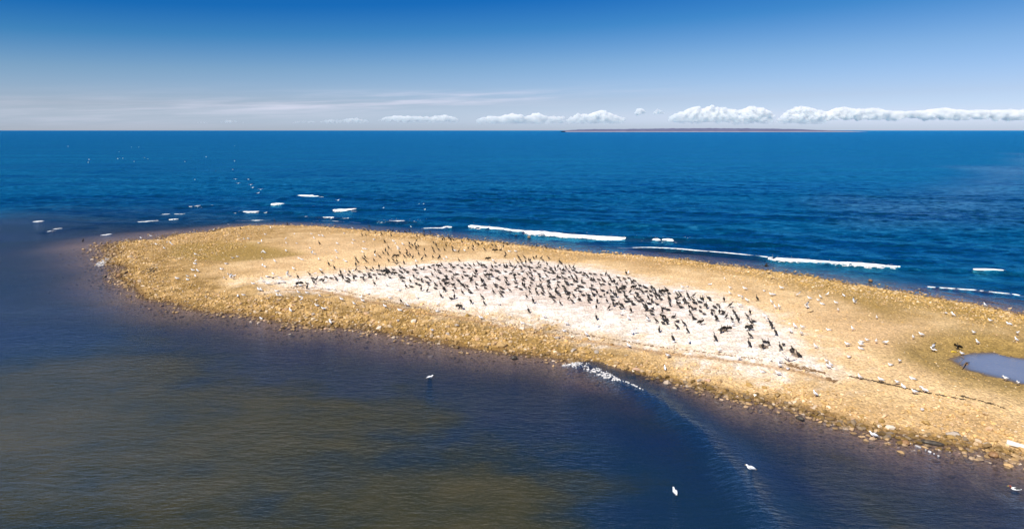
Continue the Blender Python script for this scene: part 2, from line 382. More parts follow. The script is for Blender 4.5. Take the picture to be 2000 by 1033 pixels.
wavelet = chop(0.40, 1.0, 12, 5.0)
sea_chop = chop(0.15, 1.7, 8, 5.0)
swell = chop(0.05, 0.7, 8, 4.0)
windp = t.n('ShaderNodeMapRange', {0: chop(0.028, 0.22, 16, 4.0), 1: 0.38, 2: 0.62}, interpolation_type='SMOOTHSTEP').outputs[0]      # wind patches
open_ = t.math('SUBTRACT', 1.0, lagf, True)
hh = t.math('ADD', t.math('MULTIPLY', ripple, t.math('MULTIPLY_ADD', windp, 0.42)), t.math('MULTIPLY', wavelet, t.math('MULTIPLY_ADD', open_, 0.5)))
for nd in t.t.nodes:
    if nd.type == 'MATH' and nd.operation == 'MULTIPLY_ADD': nd.inputs[2].default_value = 0.08
hh = t.math('ADD', hh, t.math('MULTIPLY', fine, t.math('MULTIPLY', lagf, 0.11)))
hh = t.math('ADD', hh, t.math('MULTIPLY', sea_chop, t.math('MULTIPLY', open_, 1.2)))
hh = t.math('ADD', hh, t.math('MULTIPLY', swell, t.math('MULTIPLY', open_, 2.4)))
bmp = t.n('ShaderNodeBump', {'Height': hh, 'Strength': 1.0, 'Distance': 1.0})
fr = t.n('ShaderNodeFresnel', {'IOR': 1.33, 'Normal': bmp.outputs[0]}).outputs[0]
sheen = t.n('ShaderNodeAttribute', attribute_name='sheen').outputs['Fac']
fr = t.math('MULTIPLY', fr, t.math('ADD', 1.0, t.math('MULTIPLY', t.math('MULTIPLY', sheen, lagf), 1.1)))  # reflection raised by hand along the lagoon streak
fr = t.math('MINIMUM', t.math('MULTIPLY', fr, t.math('MULTIPLY_ADD', lagf, -0.70)), t.math('MULTIPLY_ADD', lagf, -0.26))
for nd in t.t.nodes:
    if nd.type == 'MATH' and nd.operation == 'MULTIPLY_ADD':
        if abs(nd.inputs[1].default_value + 0.26) < 1e-4: nd.inputs[2].default_value = 0.84
        if abs(nd.inputs[1].default_value + 0.70) < 1e-4: nd.inputs[2].default_value = 1.45
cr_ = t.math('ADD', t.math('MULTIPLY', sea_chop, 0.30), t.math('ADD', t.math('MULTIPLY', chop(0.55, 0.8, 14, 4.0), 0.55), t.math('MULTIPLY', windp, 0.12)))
crest = t.n('ShaderNodeMapRange', {0: cr_, 1: 0.40, 2: 0.70}, interpolation_type='SMOOTHSTEP').outputs[0]        # lit crests and darker troughs painted into the body colour by noise
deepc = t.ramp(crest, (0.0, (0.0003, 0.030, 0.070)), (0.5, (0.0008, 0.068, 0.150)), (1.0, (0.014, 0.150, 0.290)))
bank = t.n('ShaderNodeAttribute', attribute_name='bank').outputs['Fac']
mott = t.math('ADD', t.math('MULTIPLY', chop(0.11, 0.75, 20, 6.0, 0.62), 0.9), t.math('MULTIPLY', chop(0.45, 0.7, 25, 5.0), 0.35))
mott = t.math('ADD', t.math('MULTIPLY', bank, 0.42), mott)
lagc = t.ramp(t.n('ShaderNodeMapRange', {0: mott, 1: 0.45, 2: 1.25}).outputs[0], (0.0, (0.004, 0.019, 0.058)), (0.36, (0.005, 0.022, 0.048)), (0.52, (0.012, 0.023, 0.026)), (0.70, (0.030, 0.032, 0.015)), (0.95, (0.052, 0.046, 0.019)))
deepc = t.mix(t.math('MULTIPLY', sheen, t.math('MULTIPLY', crest, 0.8)), deepc, (0.06, 0.19, 0.34))  # sheen painted in as a paler body colour
body = t.n('ShaderNodeBsdfDiffuse', {'Color': t.mix(lagf, deepc, lagc), 'Normal': t.n('ShaderNodeCombineXYZ', {2: 1.0}).outputs[0]}).outputs[0]      # light welling up from inside the water: the same whichever way the facet leans
clear = t.n('ShaderNodeBsdfTransparent', {'Color': (0.88, 0.87, 0.92)}).outputs[0]
opac = t.math('SUBTRACT', 1.0, t.math('POWER', 2.718, t.math('MULTIPLY', depth, -2.0)), True)
under = t.n('ShaderNodeMixShader', {0: opac, 1: clear, 2: body}).outputs[0]
gl = t.n('ShaderNodeBsdfGlossy', {'Color': t.mix(lagf, t.mix(sheen, (0.11, 0.72, 1.0), (0.42, 0.78, 1.0)), t.mix(sheen, (0.56, 0.70, 0.94), (0.50, 0.74, 1.0))), 'Roughness': t.math('SUBTRACT', 0.20, t.math('MULTIPLY', lagf, 0.11)), 'Normal': bmp.outputs[0]}).outputs[0]
t.surf(t.n('ShaderNodeMixShader', {0: fr, 1: under, 2: gl}).outputs[0])
water_mat = t.m
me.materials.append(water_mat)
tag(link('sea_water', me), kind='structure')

# pool on the right: still, its pale sky reflection painted into the body colour
t = NT('pool_water')
pn = t.n('ShaderNodeTexNoise', {'Vector': t.n('ShaderNodeNewGeometry').outputs['Position'], 'Scale': 0.5, 'Detail': 4.0}).outputs[0]
pool_pr = (t.n('ShaderNodeBsdfPrincipled', {'Base Color': t.mix(pn, (0.13, 0.16, 0.235), (0.18, 0.205, 0.28)), 'Roughness': 0.08, 'IOR': 1.33, 'Normal': t.n('ShaderNodeBump', {'Height': t.n('ShaderNodeTexNoise', {'Vector': t.n('ShaderNodeNewGeometry').outputs['Position'], 'Scale': 2.5, 'Detail': 4.0}).outputs[0], 'Strength': 0.25, 'Distance': 0.2}).outputs[0]}).outputs[0])
pool_op = t.math('SUBTRACT', 1.0, t.math('POWER', 2.718, t.math('MULTIPLY', t.n('ShaderNodeAttribute', attribute_name='depth').outputs['Fac'], -40.0)), True)
pool_mat = t.surf(t.n('ShaderNodeMixShader', {0: pool_op, 1: t.n('ShaderNodeBsdfTransparent', {'Color': (0.8, 0.78, 0.8)}).outputs[0], 2: pool_pr}).outputs[0])
P = flats([(1830,708),(1870,684),(1940,676),(2000,690),(2150,706),(2260,750),(2190,800),(2080,790),(1990,764),(1930,745),(1870,730)], POOL_Z)
xs = np.arange(P[:, 0].min(), P[:, 0].max(), 0.5); ys = np.arange(P[:, 1].min(), P[:, 1].max(), 0.5)
X, Y, F = grid(xs, ys); ok = sdf(X, Y, POOL) > -3.5; F = F[ok[F].all(1)]
used = np.unique(F); mp = np.full(len(X), -1); mp[used] = np.arange(len(used))
me = mesh_np('pool_water', np.stack([X, Y, np.full(X.shape, POOL_Z)], 1)[used], mp[F])
attr_f(me, 'depth', np.clip(POOL_Z - height(X[used], Y[used]), 0, 3)); attr_f(me, 'lagoon', np.ones(len(used)))
me.materials.append(pool_mat); tag(link('pool_water', me), kind='structure')

# ------------------------------------------------------------------ cobbles
def ico(sub=1):
    bm = bmesh.new(); bmesh.ops.create_icosphere(bm, subdivisions=sub, radius=1)
    v = np.array([q.co[:] for q in bm.verts]); f = np.array([[q.index for q in a.verts] for a in bm.faces]); bm.free(); return v, f
IV, IF = ico()
N = 230000
cx = rng.uniform(-76, 68, N); cyy = rng.uniform(36, 149, N)
vis = np.abs(cx) < 0.80 * cyy + 6
cx, cyy = cx[vis], cyy[vis]
ch = height(cx, cyy); s = sdf(cx, cyy, shore); g = sdf(cx, cyy, GUANO) + 2 * fbm(cx * .25, cyy * .25, 3, 61)
dn, _ = polyline_dist(cx, cyy, flats(NEAR)); df, _ = polyline_dist(cx, cyy, flats(FAR)); pz = pool_sdf(cx, cyy)
n1 = fbm(cx * .12, cyy * .12, 3, 111)
near = 1 - sstep(2, np.where(cx > 5, 7, 11), dn + 6 * n1); far = 1 - sstep(3, 14, df + 6 * n1); left = 1 - sstep(-52, -38, cx + 10 * n1)
coarse = np.clip(np.maximum.reduce([near, far, left * 0.8]), 0, 1)
dens = np.where(s > 0, 0.30 + 0.7 * coarse, 0.85 * np.exp(np.clip(s, -60, 0) / 3.0)) * np.where(g > 0.5, 0.12, 1) * np.where(pz > -.3, 0.06, 1)
dens = np.where(ch < -0.30, dens * 0.35, dens) * (0.7 + 0.9 * np.clip(fbm(cx * .4, cyy * .4, 2, 121) + .3, 0, 1))
keep = rng.random(len(cx)) < np.clip(dens, 0, 1)
cx, cyy, ch, s, g, coarse, near, pz, left, far = [a[keep] for a in (cx, cyy, ch, s, g, coarse, near, pz, left, far)]
# a loose band of bigger wet stones along the right-hand near waterline
nb = 900; NP = flats([p for p in NEAR if p[0] > 1060]); k_ = rng.integers(0, len(NP) - 1, nb); tt_ = rng.random(nb)
ex = NP[k_, 0] * (1 - tt_) + NP[k_ + 1, 0] * tt_; ey = NP[k_, 1] * (1 - tt_) + NP[k_ + 1, 1] * tt_ - rng.normal(.8, 1.4, nb)
cx = np.concatenate([cx, ex]); cyy = np.concatenate([cyy, ey]); ch = np.concatenate([ch, height(ex, ey)]); s = np.concatenate([s, sdf(ex, ey, shore)])
g = np.concatenate([g, np.full(nb, -9.0)]); pz = np.concatenate([pz, np.full(nb, -9.0)]); coarse, near = (np.concatenate([q, np.ones(nb)]) for q in (coarse, near)); left, far = (np.concatenate([q, np.zeros(nb)]) for q in (left, far))
nt_ = 700; TP = flats([(250,560),(236,540),(228,512),(222,490),(240,476),(290,472)]); k_ = rng.integers(0, len(TP) - 1, nt_); tt_ = rng.random(nt_)
ex = TP[k_, 0] * (1 - tt_) + TP[k_ + 1, 0] * tt_ - np.abs(rng.normal(0, 2.4, nt_)) + .4; ey = TP[k_, 1] * (1 - tt_) + TP[k_ + 1, 1] * tt_ + rng.normal(0, 1.2, nt_)
cx = np.concatenate([cx, ex]); cyy = np.concatenate([cyy, ey]); ch = np.concatenate([ch, height(ex, ey)]); s = np.concatenate([s, sdf(ex, ey, shore)])
g = np.concatenate([g, np.full(nt_, -9.0)]); pz = np.concatenate([pz, np.full(nt_, -9.0)]); coarse, near = (np.concatenate([q, np.ones(nt_)]) for q in (coarse, near)); left, far = (np.concatenate([q, np.zeros(nt_)]) for q in (left, far)); nb += nt_
n = len(cx); extra = np.arange(n) >= n - nb
size = np.exp(rng.normal(0, 0.42, n)) * (0.045 + 0.062 * coarse) * (1 - 0.22 * sstep(-20, -45, cx) - 0.12 * sstep(0, 15, cx))
size = np.clip(size, 0.035, 0.26)
size[extra] = rng.uniform(.09, .21, nb) * rng.choice([1, 1, 1, 1.4], nb)
big = (near > 0.6) & (rng.random(n) < 0.012); size[big] *= 1.7
pal = np.array([[.42,.26,.08],[.47,.30,.12],[.36,.22,.06],[.50,.34,.17],[.55,.40,.24],[.30,.19,.07],[.40,.33,.26],[.56,.36,.24],[.72,.60,.46],[.22,.15,.07]])
wts = np.array([.2, .17, .14, .14, .1, .08, .05, .05, .05, .02])
pi_ = rng.choice(len(pal), n, p=wts)
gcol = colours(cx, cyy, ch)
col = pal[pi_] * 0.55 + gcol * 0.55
col *= (0.78 + 0.5 * rng.random(n))[:, None]
wet = 1 - sstep(0.0, 0.16, ch); col = col * (1 - 0.45 * wet[:, None] * rng.uniform(.2, 1.2, n)[:, None])
col = np.clip(col, 0.01, 0.85)
sc3 = np.stack([size * rng.uniform(.9, 1.5, n), size * rng.uniform(.75, 1.1, n), size * rng.uniform(.45, .8, n)], 1)
a1 = rng.uniform(0, 2 * np.pi, n); tl = rng.normal(0, .3, n)
d_cam = np.sqrt(cx ** 2 + cyy ** 2 + 400)
vis_px = size / d_cam * (np.abs(cx) < 0.73 * cyy) * (ch > -0.08) * (pz < 0)
order = np.argsort(-vis_px); individual = order[:300]; rest = order[300:]
def stone_mesh_arrays(idx):
    k = len(idx)
    jit = 1 + 0.16 * rng.standard_normal((k, len(IV), 1))
    v = IV[None] * jit * sc3[idx][:, None, :]
    ct, st = np.cos(tl[idx])[:, None], np.sin(tl[idx])[:, None]
    x, z = v[..., 0] * ct - v[..., 2] * st, v[..., 0] * st + v[..., 2] * ct
    c, s_ = np.cos(a1[idx])[:, None], np.sin(a1[idx])[:, None]
    xx, yy = x * c - v[..., 1] * s_, x * s_ + v[..., 1] * c
    P = np.stack([xx + cx[idx][:, None], yy + cyy[idx][:, None], z + (ch[idx] + sc3[idx][:, 2] * 0.35)[:, None]], -1)
    Fc = IF[None] + (np.arange(k) * len(IV))[:, None, None]
    return P.reshape(-1, 3), Fc.reshape(-1, 3)
t = NT('cobble_stone')
bc = t.n('ShaderNodeAttribute', attribute_name='ground').outputs['Color']
no = t.n('ShaderNodeTexNoise', {'Vector': t.n('ShaderNodeNewGeometry').outputs['Position'], 'Scale': 14.0, 'Detail': 4.0}).outputs[0]
f = t.math('MULTIPLY_ADD', no, 0.6); t.t.nodes[-1].inputs[2].default_value = 0.7
bc = t.mix(1.0, bc, t.n('ShaderNodeCombineColor', {0: f, 1: f, 2: f}).outputs[0], 'MULTIPLY')
cobble_mat = t.surf(t.n('ShaderNodeBsdfPrincipled', {'Base Color': bc, 'Roughness': 0.6, 'Specular IOR Level': 0.3}).outputs[0])
V, F = stone_mesh_arrays(rest)
me = mesh_np('cobbles', V, F, [cobble_mat], smooth=False)
attr_c(me, 'ground', np.repeat(col[rest], len(IV), 0))
tag(link('cobbles', me, island), kind='stuff')
# the 300 that show largest, each its own piece
lib = []
for k in range(16):
    i = individual[k]
    j = rng.standard_normal((len(IV), 1)) * 0.14 + 1
    shape = IV * j * np.array([rng.uniform(1.0, 1.5), rng.uniform(.8, 1.1), rng.uniform(.5, .8)])
    tint = pal[k % len(pal)] * (1 if k < 10 else .48)
    m_ = simple('stone_' + ['ochre','tan','brown_gold','sand','pale_sand','umber','grey','pink','cream','dark','wet_ochre','wet_tan','wet_brown','wet_gold','wet_sand','wet_umber'][k], tuple(tint * 0.62), tuple(np.clip(tint * 1.05, 0, 1)), 0.6 if k < 10 else 0.3, 9.0)
    mm = mesh_np('stone', shape, IF, [m_], smooth=False)
    attr_c(mm, 'ground', np.tile(tint, (len(IV), 1))); lib.append(mm)
for i in individual:
    o = link('stone', lib[pi_[i] if ch[i] > rng.uniform(.02, .16) else 10 + pi_[i] % 6], island)
    o.location = (cx[i], cyy[i], ch[i] + size[i] * 0.2); o.rotation_euler = (rng.normal(0, .2), rng.normal(0, .2), a1[i]); o.scale = (size[i],) * 3
# ------------------------------------------------------------------ far island and clouds
def far_island():
    D = 8200.0
    prof = [(1103,253.6),(1115,252.2),(1135,250.9),(1180,250.0),(1260,249.4),(1340,248.6),(1420,248.5),(1500,249.0),(1570,250.0),(1605,251.6),(1640,253.2),(1655,253.6),(1672,254.6)]
    pu = np.array([p[0] for p in prof]); pv = np.array([p[1] for p in prof])
    us = np.linspace(1103, 1690, 300); scale = D / FPX
    X0 = (us - 1000) * scale
    top = np.maximum(255.6 - np.interp(us, pu, pv, right=255.0), 0) * scale * (1 + .05 * fbm(us * .15, us * 0, 3, 5)) + 4 * fbm(us * .7, us * 0, 2, 6)
    top = np.maximum(top, 0.5)
    rows = np.array([0, 40, 90, 180, 350, 600, 850, 1000]); fr = np.array([0.0, 0.22, 0.62, 0.9, 1.0, 0.95, 0.6, 0.0])
    V = np.concatenate([np.stack([X0, np.full(X0.shape, D + r) + 60 * fbm(us * .05, us * 0, 2, 9), top * f * (1 + .12 * fbm(us * .4, us * 0 + r, 2, 8)) - 1.0], 1) for r, f in zip(rows, fr)])
    nx = len(us); i = np.arange(nx - 1)[None, :] + nx * np.arange(len(rows) - 1)[:, None]
    F = np.stack([i, i + 1, i + 1 + nx, i + nx], -1).reshape(-1, 4)
    me = mesh_np('far_island', V, F)
    t = NT('wooded_bluff')
    pos = t.n('ShaderNodeNewGeometry').outputs['Position']
    z = t.n('ShaderNodeSeparateXYZ', {0: pos}).outputs[2]
    no = t.n('ShaderNodeTexNoise', {'Vector': pos, 'Scale': 0.012, 'Detail': 6.0}).outputs[0]
    hazed_forest = t.mix(no, (0.070, 0.085, 0.15), (0.115, 0.115, 0.20))  # blue of the distance haze mixed into the woodland colour
    c = t.mix(t.n('ShaderNodeMapRange', {0: t.math('ADD', z, t.math('MULTIPLY', no, 6.0)), 1: 6.0, 2: 11.0}).outputs[0], (0.26, 0.24, 0.27), hazed_forest)
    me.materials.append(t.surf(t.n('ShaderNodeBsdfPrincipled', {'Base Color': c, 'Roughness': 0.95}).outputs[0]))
    tag(link('far_island', me), kind='structure')
far_island()

CLOUD_D = 20000.0
t = NT('cumulus_cloud')
pos = t.n('ShaderNodeNewGeometry').outputs['Position']
z = t.n('ShaderNodeSeparateXYZ', {0: pos}).outputs[2]
dz = t.n('ShaderNodeMapRange', {0: z, 1: 110.0, 2: 500.0, 3: 0.0005, 4: 0.013}, interpolation_type='SMOOTHSTEP').outputs[0]        # the bases thin out into haze
vol = t.n('ShaderNodeVolumePrincipled', {'Color': (0.998, 0.985, 0.975), 'Density': dz, 'Anisotropy': 0.1})
t.t.links.new(vol.outputs[0], t.out.inputs['Volume'])
cloud_mat = t.m
IV2, IF2 = ico(2)
def cloud(name_label, puffs, D=CLOUD_D):
    """puffs: (u, v, radius in px) of the photograph at the cloud's distance"""
    sc_ = D / FPX * 1.02
    vv_, ff_ = [], []
    for u, v, r in puffs:
        for k in range(6):
            rr = r * random.uniform(.35, .75); a = random.uniform(0, 6.28); q = r * random.uniform(0, .75)
            uu = u + q * math.cos(a) * 1.3; vv = v + abs(math.sin(a)) * q * .6 - (0.25 * r if k < 2 else 0)
            c_ = np.array([(uu - 1000) * sc_, D + random.uniform(-1.2, 1.2) * r * sc_, (255.5 - vv) * sc_ + CAM_H])
            ff_.append(IF2 + len(IV2) * len(vv_)); vv_.append(IV2 * np.array([1.15, 1.4, .85]) * rr * sc_ + c_)
    me0 = mesh_np('tmp', np.concatenate(vv_), np.concatenate(ff_))
    ob = bpy.data.objects.new('tmp', me0); COL.objects.link(ob)
    md = ob.modifiers.new('r', 'REMESH'); md.mode = 'VOXEL'; md.voxel_size = 22.0
    dg = bpy.context.evaluated_depsgraph_get(); me = bpy.data.meshes.new_from_object(ob.evaluated_get(dg))
    bpy.data.objects.remove(ob); bpy.data.meshes.remove(me0)
    n = len(me.vertices); co = np.empty(n * 3, np.float32); me.vertices.foreach_get('co', co); co = co.reshape(-1, 3)
    no = np.empty(n * 3, np.float32); me.vertices.foreach_get('normal', no); no = no.reshape(-1, 3)
    dsp = 34 * fbm(co[:, 0] * .011 + co[:, 1] * .006, co[:, 2] * .011 + co[:, 1] * .004, 4, 77)
    co = co + no * dsp[:, None]; me.vertices.foreach_set('co', co.ravel()); me.update()
    me.name = 'cumulus_cloud'; me.materials.clear(); me.materials.append(cloud_mat); me.polygons.foreach_set('use_smooth', np.ones(len(me.polygons), bool))
    tag(link('cumulus_cloud', me), name_label, 'cloud', 'cumulus clouds along the horizon')
def bank(prof, base, step=6, seed=0):
    prof = [(u, base - (base - v) * .9) for u, v in prof]; out = []; pu = [p[0] for p in prof]; pv = [p[1] for p in prof]; u = pu[0]
    while u <= pu[-1]:
        tv = float(np.interp(u, pu, pv)); hgt = base - tv
        r = max(1.8, min(5.5, hgt * .36)) * random.uniform(.8, 1.15)
        out.append((u, tv + r * .8, r))
        v = tv + r * 2
        while v < base - 1: out.append((u + random.uniform(-3, 3), v, r)); v += r * 1.1
        u += max(3.0, r * .9)
    return out
cloud('tiny pinkish cloud scrap low on the horizon, leftmost of the row', bank([(404,241),(415,238.5),(430,241)], 243))
cloud('thin pinkish cloud scrap second from the left, low over the sea', bank([(455,239),(468,235.5),(480,237),(497,239.5)], 242))
cloud('long flat broken cloud left of the middle of the horizon', bank([(588,240),(610,237),(640,238.5),(655,234),(680,235),(705,230),(730,237)], 242))
cloud('puffy cloud bank at the middle of the horizon', bank([(748,236),(765,228),(790,225),(815,228),(850,229),(875,224),(902,233)], 240))
cloud('puffy cloud with ragged left end just left of the far island', bank([(935,233),(955,227),(985,225),(1005,221),(1025,228),(1045,219),(1065,227),(1095,227)], 243))
cloud('rounded cumulus heap above the left end of the far island', bank([(1106,232),(1125,221),(1145,222),(1168,214),(1190,223),(1213,231)], 243))
cloud('small cloud puff between two heaps above the far island', bank([(1229,220),(1239,211.5),(1249,219)], 226))
cloud('tiny cloud puff right beside the tall cumulus above the far island', bank([(1263,221),(1272,214.5),(1283,221)], 226))
cloud('tallest white cumulus bank above the middle of the far island', bank([(1300,225),(1320,215),(1342,206),(1355,213),(1372,204.5),(1395,210),(1425,215),(1446,206),(1470,211),(1486,219)], 243))
cloud('steep-topped white cumulus at the left end of the long right-hand bank', bank([(1500,232),(1515,216),(1525,212),(1541,204),(1560,211),(1580,215),(1592,220)], 243))
cloud('long low cloud bank reaching to the right edge of the sky', bank([(1594,217),(1605,210),(1625,208.5),(1640,213),(1660,213),(1680,210),(1700,216),(1745,217),(1790,212.5),(1815,210.5),(1850,215),(1900,215),(1950,213.5),(1975,211),(2010,213),(2060,212)], 236))
cloud('low rounded cloud puff at the right end of the horizon', bank([(1978,234),(1990,227),(2010,226),(2030,232)], 243))

# ------------------------------------------------------------------ breaking waves
t = NT('sea_foam')
no = t.n('ShaderNodeTexNoise', {'Vector': t.n('ShaderNodeNewGeometry').outputs['Position'], 'Scale': 3.5, 'Detail': 6.0}).outputs[0]
foam_mat = t.surf(t.n('ShaderNodeBsdfPrincipled', {'Base Color': t.ramp(no, (0.3, (0.62, 0.60, 0.58)), (0.62, (0.93, 0.91, 0.88))), 'Roughness': 0.9,
        'Normal': t.n('ShaderNodeBump', {'Height': no, 'Strength': 0.6, 'Distance': 0.15}).outputs[0]}).outputs[0])
t = NT('thin_foam')
no = t.n('ShaderNodeTexNoise', {'Vector': t.n('ShaderNodeNewGeometry').outputs['Position'], 'Scale': 5.0, 'Detail': 6.0}).outputs[0]
thin_mat = t.surf(t.n('ShaderNodeMixShader', {0: t.n('ShaderNodeMapRange', {0: no, 1: .35, 2: .65, 3: .25, 4: .95}).outputs[0], 1: t.n('ShaderNodeBsdfTransparent').outputs[0], 2: t.n('ShaderNodeBsdfPrincipled', {'Base Color': (0.74, 0.72, 0.70), 'Roughness': .9}).outputs[0]}).outputs[0])
nfoam = 0
def lace_mesh(name, P, w0, w1, thr=0.0, shift=0.0, step=0.04, K=60, freq=3.2):
    """a lacy sheet of bubbles spread on the water along a line"""
    seg = np.linalg.norm(np.diff(P, axis=0), axis=1); cum = np.concatenate([[0], np.cumsum(seg)])
    S = np.arange(0, cum[-1], step); q = np.linspace(-1, 1, K)
    x = np.interp(S, cum, P[:, 0]); y = np.interp(S, cum, P[:, 1]); tx, ty = np.gradient(x), np.gradient(y); l = np.hypot(tx, ty)
    wd = np.interp(S / cum[-1], [0, 1], [w0, w1]); o = wd[:, None] * q + shift
    fx = x[:, None] - (ty / l)[:, None] * o; fy = y[:, None] + (tx / l)[:, None] * o
    SX = np.repeat(S[:, None], K, 1)
    lace = 0.98 - np.abs(3.4 * fbm(fx * freq, fy * freq, 3, 61)) - 0.5 * np.abs(q) ** 2 + 0.5 * fbm(fx * .8, fy * .8, 2, 63)
    end = np.minimum(SX, cum[-1] - SX) / 0.8; lace = lace - 0.7 * (1 - np.clip(end, 0, 1))
    z = np.maximum(crest_z(fx.ravel(), fy.ravel()), height(fx.ravel(), fy.ravel())).reshape(fx.shape) + 0.02 + 0.04 * np.clip(lace, 0, 1) * (1 + .6 * fbm(fx * 5, fy * 5, 2, 65))
    i = np.arange(K - 1)[None, :] + K * np.arange(len(S) - 1)[:, None]
    F = np.stack([i, i + K, i + K + 1, i + 1], -1).reshape(-1, 4); F = F[(lace.ravel() > 0.45 + thr)[F].all(1)]
    used = np.unique(F); mp_ = np.zeros(fx.size, int); mp_[used] = np.arange(len(used))
    me = mesh_np(name, np.stack([fx, fy, z], -1).reshape(-1, 3)[used], mp_[F], [thin_mat])
    bmx = bmesh.new(); bmx.from_mesh(me)
    r = bmesh.ops.extrude_edge_only(bmx, edges=[e for e in bmx.edges if e.is_boundary])
    for g_ in r['geom']:
        if isinstance(g_, bmesh.types.BMVert): g_.co.z -= 0.12
    bmx.to_mesh(me); bmx.free()
    return me
def breaker(label, line, hgt, width, amp=0.2, ragged=0.5, spray=0):
    """a lumpy roll of foam on the front of a crest, open holes at its ragged edges"""
    global nfoam; nfoam += 1
    P = flats(line); seg = np.linalg.norm(np.diff(P, axis=0), axis=1); cum = np.concatenate([[0], np.cumsum(seg)])
    st = max(0.10, cum[-1] / 500); S = np.arange(0, cum[-1], st); nx = len(S)
    x = np.interp(S, cum, P[:, 0]); y = np.interp(S, cum, P[:, 1])
    tx = np.gradient(x); ty = np.gradient(y); l = np.hypot(tx, ty) + 1e-9; nxv, nyv = -ty / l, tx / l
    if abs(line[-1][0] - line[0][0]) and nyv.mean() < 0: nxv, nyv = -nxv, -nyv
    K = 11; q = np.linspace(-1, 1, K)
    env = np.clip(np.minimum(S, cum[-1] - S) / max(0.8, min(cum[-1] * .28, 5.0)), 0.0, 1) ** .7
    env = env * (1 - ragged * .55 + ragged * 1.0 * fbm(S * .35, S * 0 + nfoam * 9.3, 4, 7))
    env = np.clip(env, 0.05, 1.3)
    Q, E = np.meshgrid(q, env); SX = np.repeat(S[:, None], K, 1)
    lump = 1 + 0.55 * fbm(SX * 1.6, Q * width * 1.6 + nfoam * 5, 3, 19)
    prof = np.where(Q < 0, 1 - Q ** 4, (1 - Q) ** 1.3)         # steep on the side towards the beach
    off = Q * width * (0.55 + 0.45 * E) + 0.25 * width * fbm(SX * .8, Q * 0 + nfoam, 3, 23)
    fx, fy = x[:, None] + nxv[:, None] * off, y[:, None] + nyv[:, None] * off
    z = crest_z(fx.ravel(), fy.ravel()).reshape(fx.shape) - 0.02 + 0.44 * hgt * E * lump * prof
    V = np.stack([fx, fy, z], -1).reshape(-1, 3)
    i = np.arange(K - 1)[None, :] + K * np.arange(nx - 1)[:, None]
    F = np.stack([i, i + K, i + K + 1, i + 1], -1).reshape(-1, 4)
    hole = fbm(SX * 1.1, Q * width * 1.5 + nfoam * 3, 3, 29) + 0.56 - 0.60 * np.abs(Q) * ragged * 1.3 - 0.5 * (1 - np.clip(E, 0, 1))
    ok = (hole + np.clip(0.5 - ragged, 0, 1) * .7).ravel() > 0.12; F = F[ok[F].any(1)]
    if len(F) < 4: return
    vs_, fs_ = V, F
    me = mesh_np('breaking_wave', vs_, fs_, [foam_mat])
    bmx = bmesh.new(); bmx.from_mesh(me)
    loose = [v for v in bmx.verts if not v.link_faces]; bmesh.ops.delete(bmx, geom=loose, context='VERTS')
    # thickness: close the sheet down to the water
    r = bmesh.ops.extrude_edge_only(bmx, edges=[e for e in bmx.edges if e.is_boundary])
    for g_ in r['geom']:
        if isinstance(g_, bmesh.types.BMVert): g_.co.z -= min(0.25, 0.06 + hgt * .4)
    for k in range(spray // 2):
        j = random.randrange(nx); o_ = random.uniform(-.5, 1.8) * width
        m = Matrix.Translation((x[j] + nxv[j] * o_, y[j] + nyv[j] * o_, random.uniform(0.05, 1.5 * hgt + .15) + amp * .5)) @ Matrix.Diagonal((*(random.uniform(.015, .045) for _ in range(3)), 1))
        bmesh.ops.create_icosphere(bmx, subdivisions=1, radius=1, matrix=m)
    bmx.to_mesh(me); bmx.free()
    for p_ in me.polygons: p_.use_smooth = True
    if not me.materials: me.materials.append(foam_mat)
    bw = tag(link('breaking_wave', me), label, 'wave', 'waves breaking round the island')
    if width >= .6:
        s_ = -1 if P[-1, 0] > P[0, 0] else 1
        link('foam_trail', lace_mesh('foam_trail', P, width * .8, width * .6, 0.0, s_ * width * 1.25, max(.10, cum[-1] / 600), 26, 1.5), bw)['kind'] = 'stuff'
breaker('white breaker farthest out to sea off the island top', [(580,384),(610,383.5),(638,384)], .38, 1.3, .3, .4)
breaker('white breaker beyond the left tip, left of the farthest one', [(367,404.5),(400,404),(432,402.5)], .34, 1.1, .25, .4)
breaker('short thick breaker just left of the farthest wave', [(529,400.5),(545,400),(560,400)], .40, 1.0, .25, .3)
breaker('smallest foam cap between the thick short breaker and the broad one', [(598,403),(610,403.5),(621,403)], .22, .8, .2, .5)
breaker('broad thick white breaker nearest above the island top', [(650,411),(680,411.5),(709,411)], .50, 1.5, .3, .3)
breaker('long flat breaker above the left part of the island', [(456,415.5),(495,415),(531,415.5)], .28, 1.0, .24, .5)
breaker('thin foam line left of the long flat breaker', [(303,420),(322,418.5),(345,418.5),(366,416.5)], .22, .8, .1, .8)
breaker('double foam cap off the left tip', [(258,434.5),(283,433),(310,430.5)], .24, 1.0, .16, .6)
breaker('lone foam cap at the far left of the sea', [(64,433.5),(75,433),(84,432)], .36, .9, .16, .3)
breaker('small foam cap nearer the beach at far left, lower one', [(90,453),(98,452),(104,450.5)], .24, .7, .12, .6)
breaker('thin curled foam cap beside the lower far left one', [(101,448),(110,447),(121,445.5)], .2, .6, .12, .6)
breaker('foam sliver with tan end on the shelf left of the island', [(196,459),(207,458.5),(217,456.5)], .18, .6, .1, .5)
breaker('thin pinkish foam line closest to the left shore', [(370,431.5),(404,430.5),(435,430.5)], .13, .5, .1, .7)
breaker('thin foam line continuing right along the left shore', [(455,430.5),(480,430.5),(501,430.5),(530,429.5)], .15, .5, .1, .6)
breaker('short foam dash between two lines off the left shore', [(330,429),(341,428.5),(351,428)], .17, .5, .1, .4)
breaker('long thin breaker running close along the top shore', [(557,423),(595,424.5),(640,427),(691,428.5)], .22, .7, .15, .4)
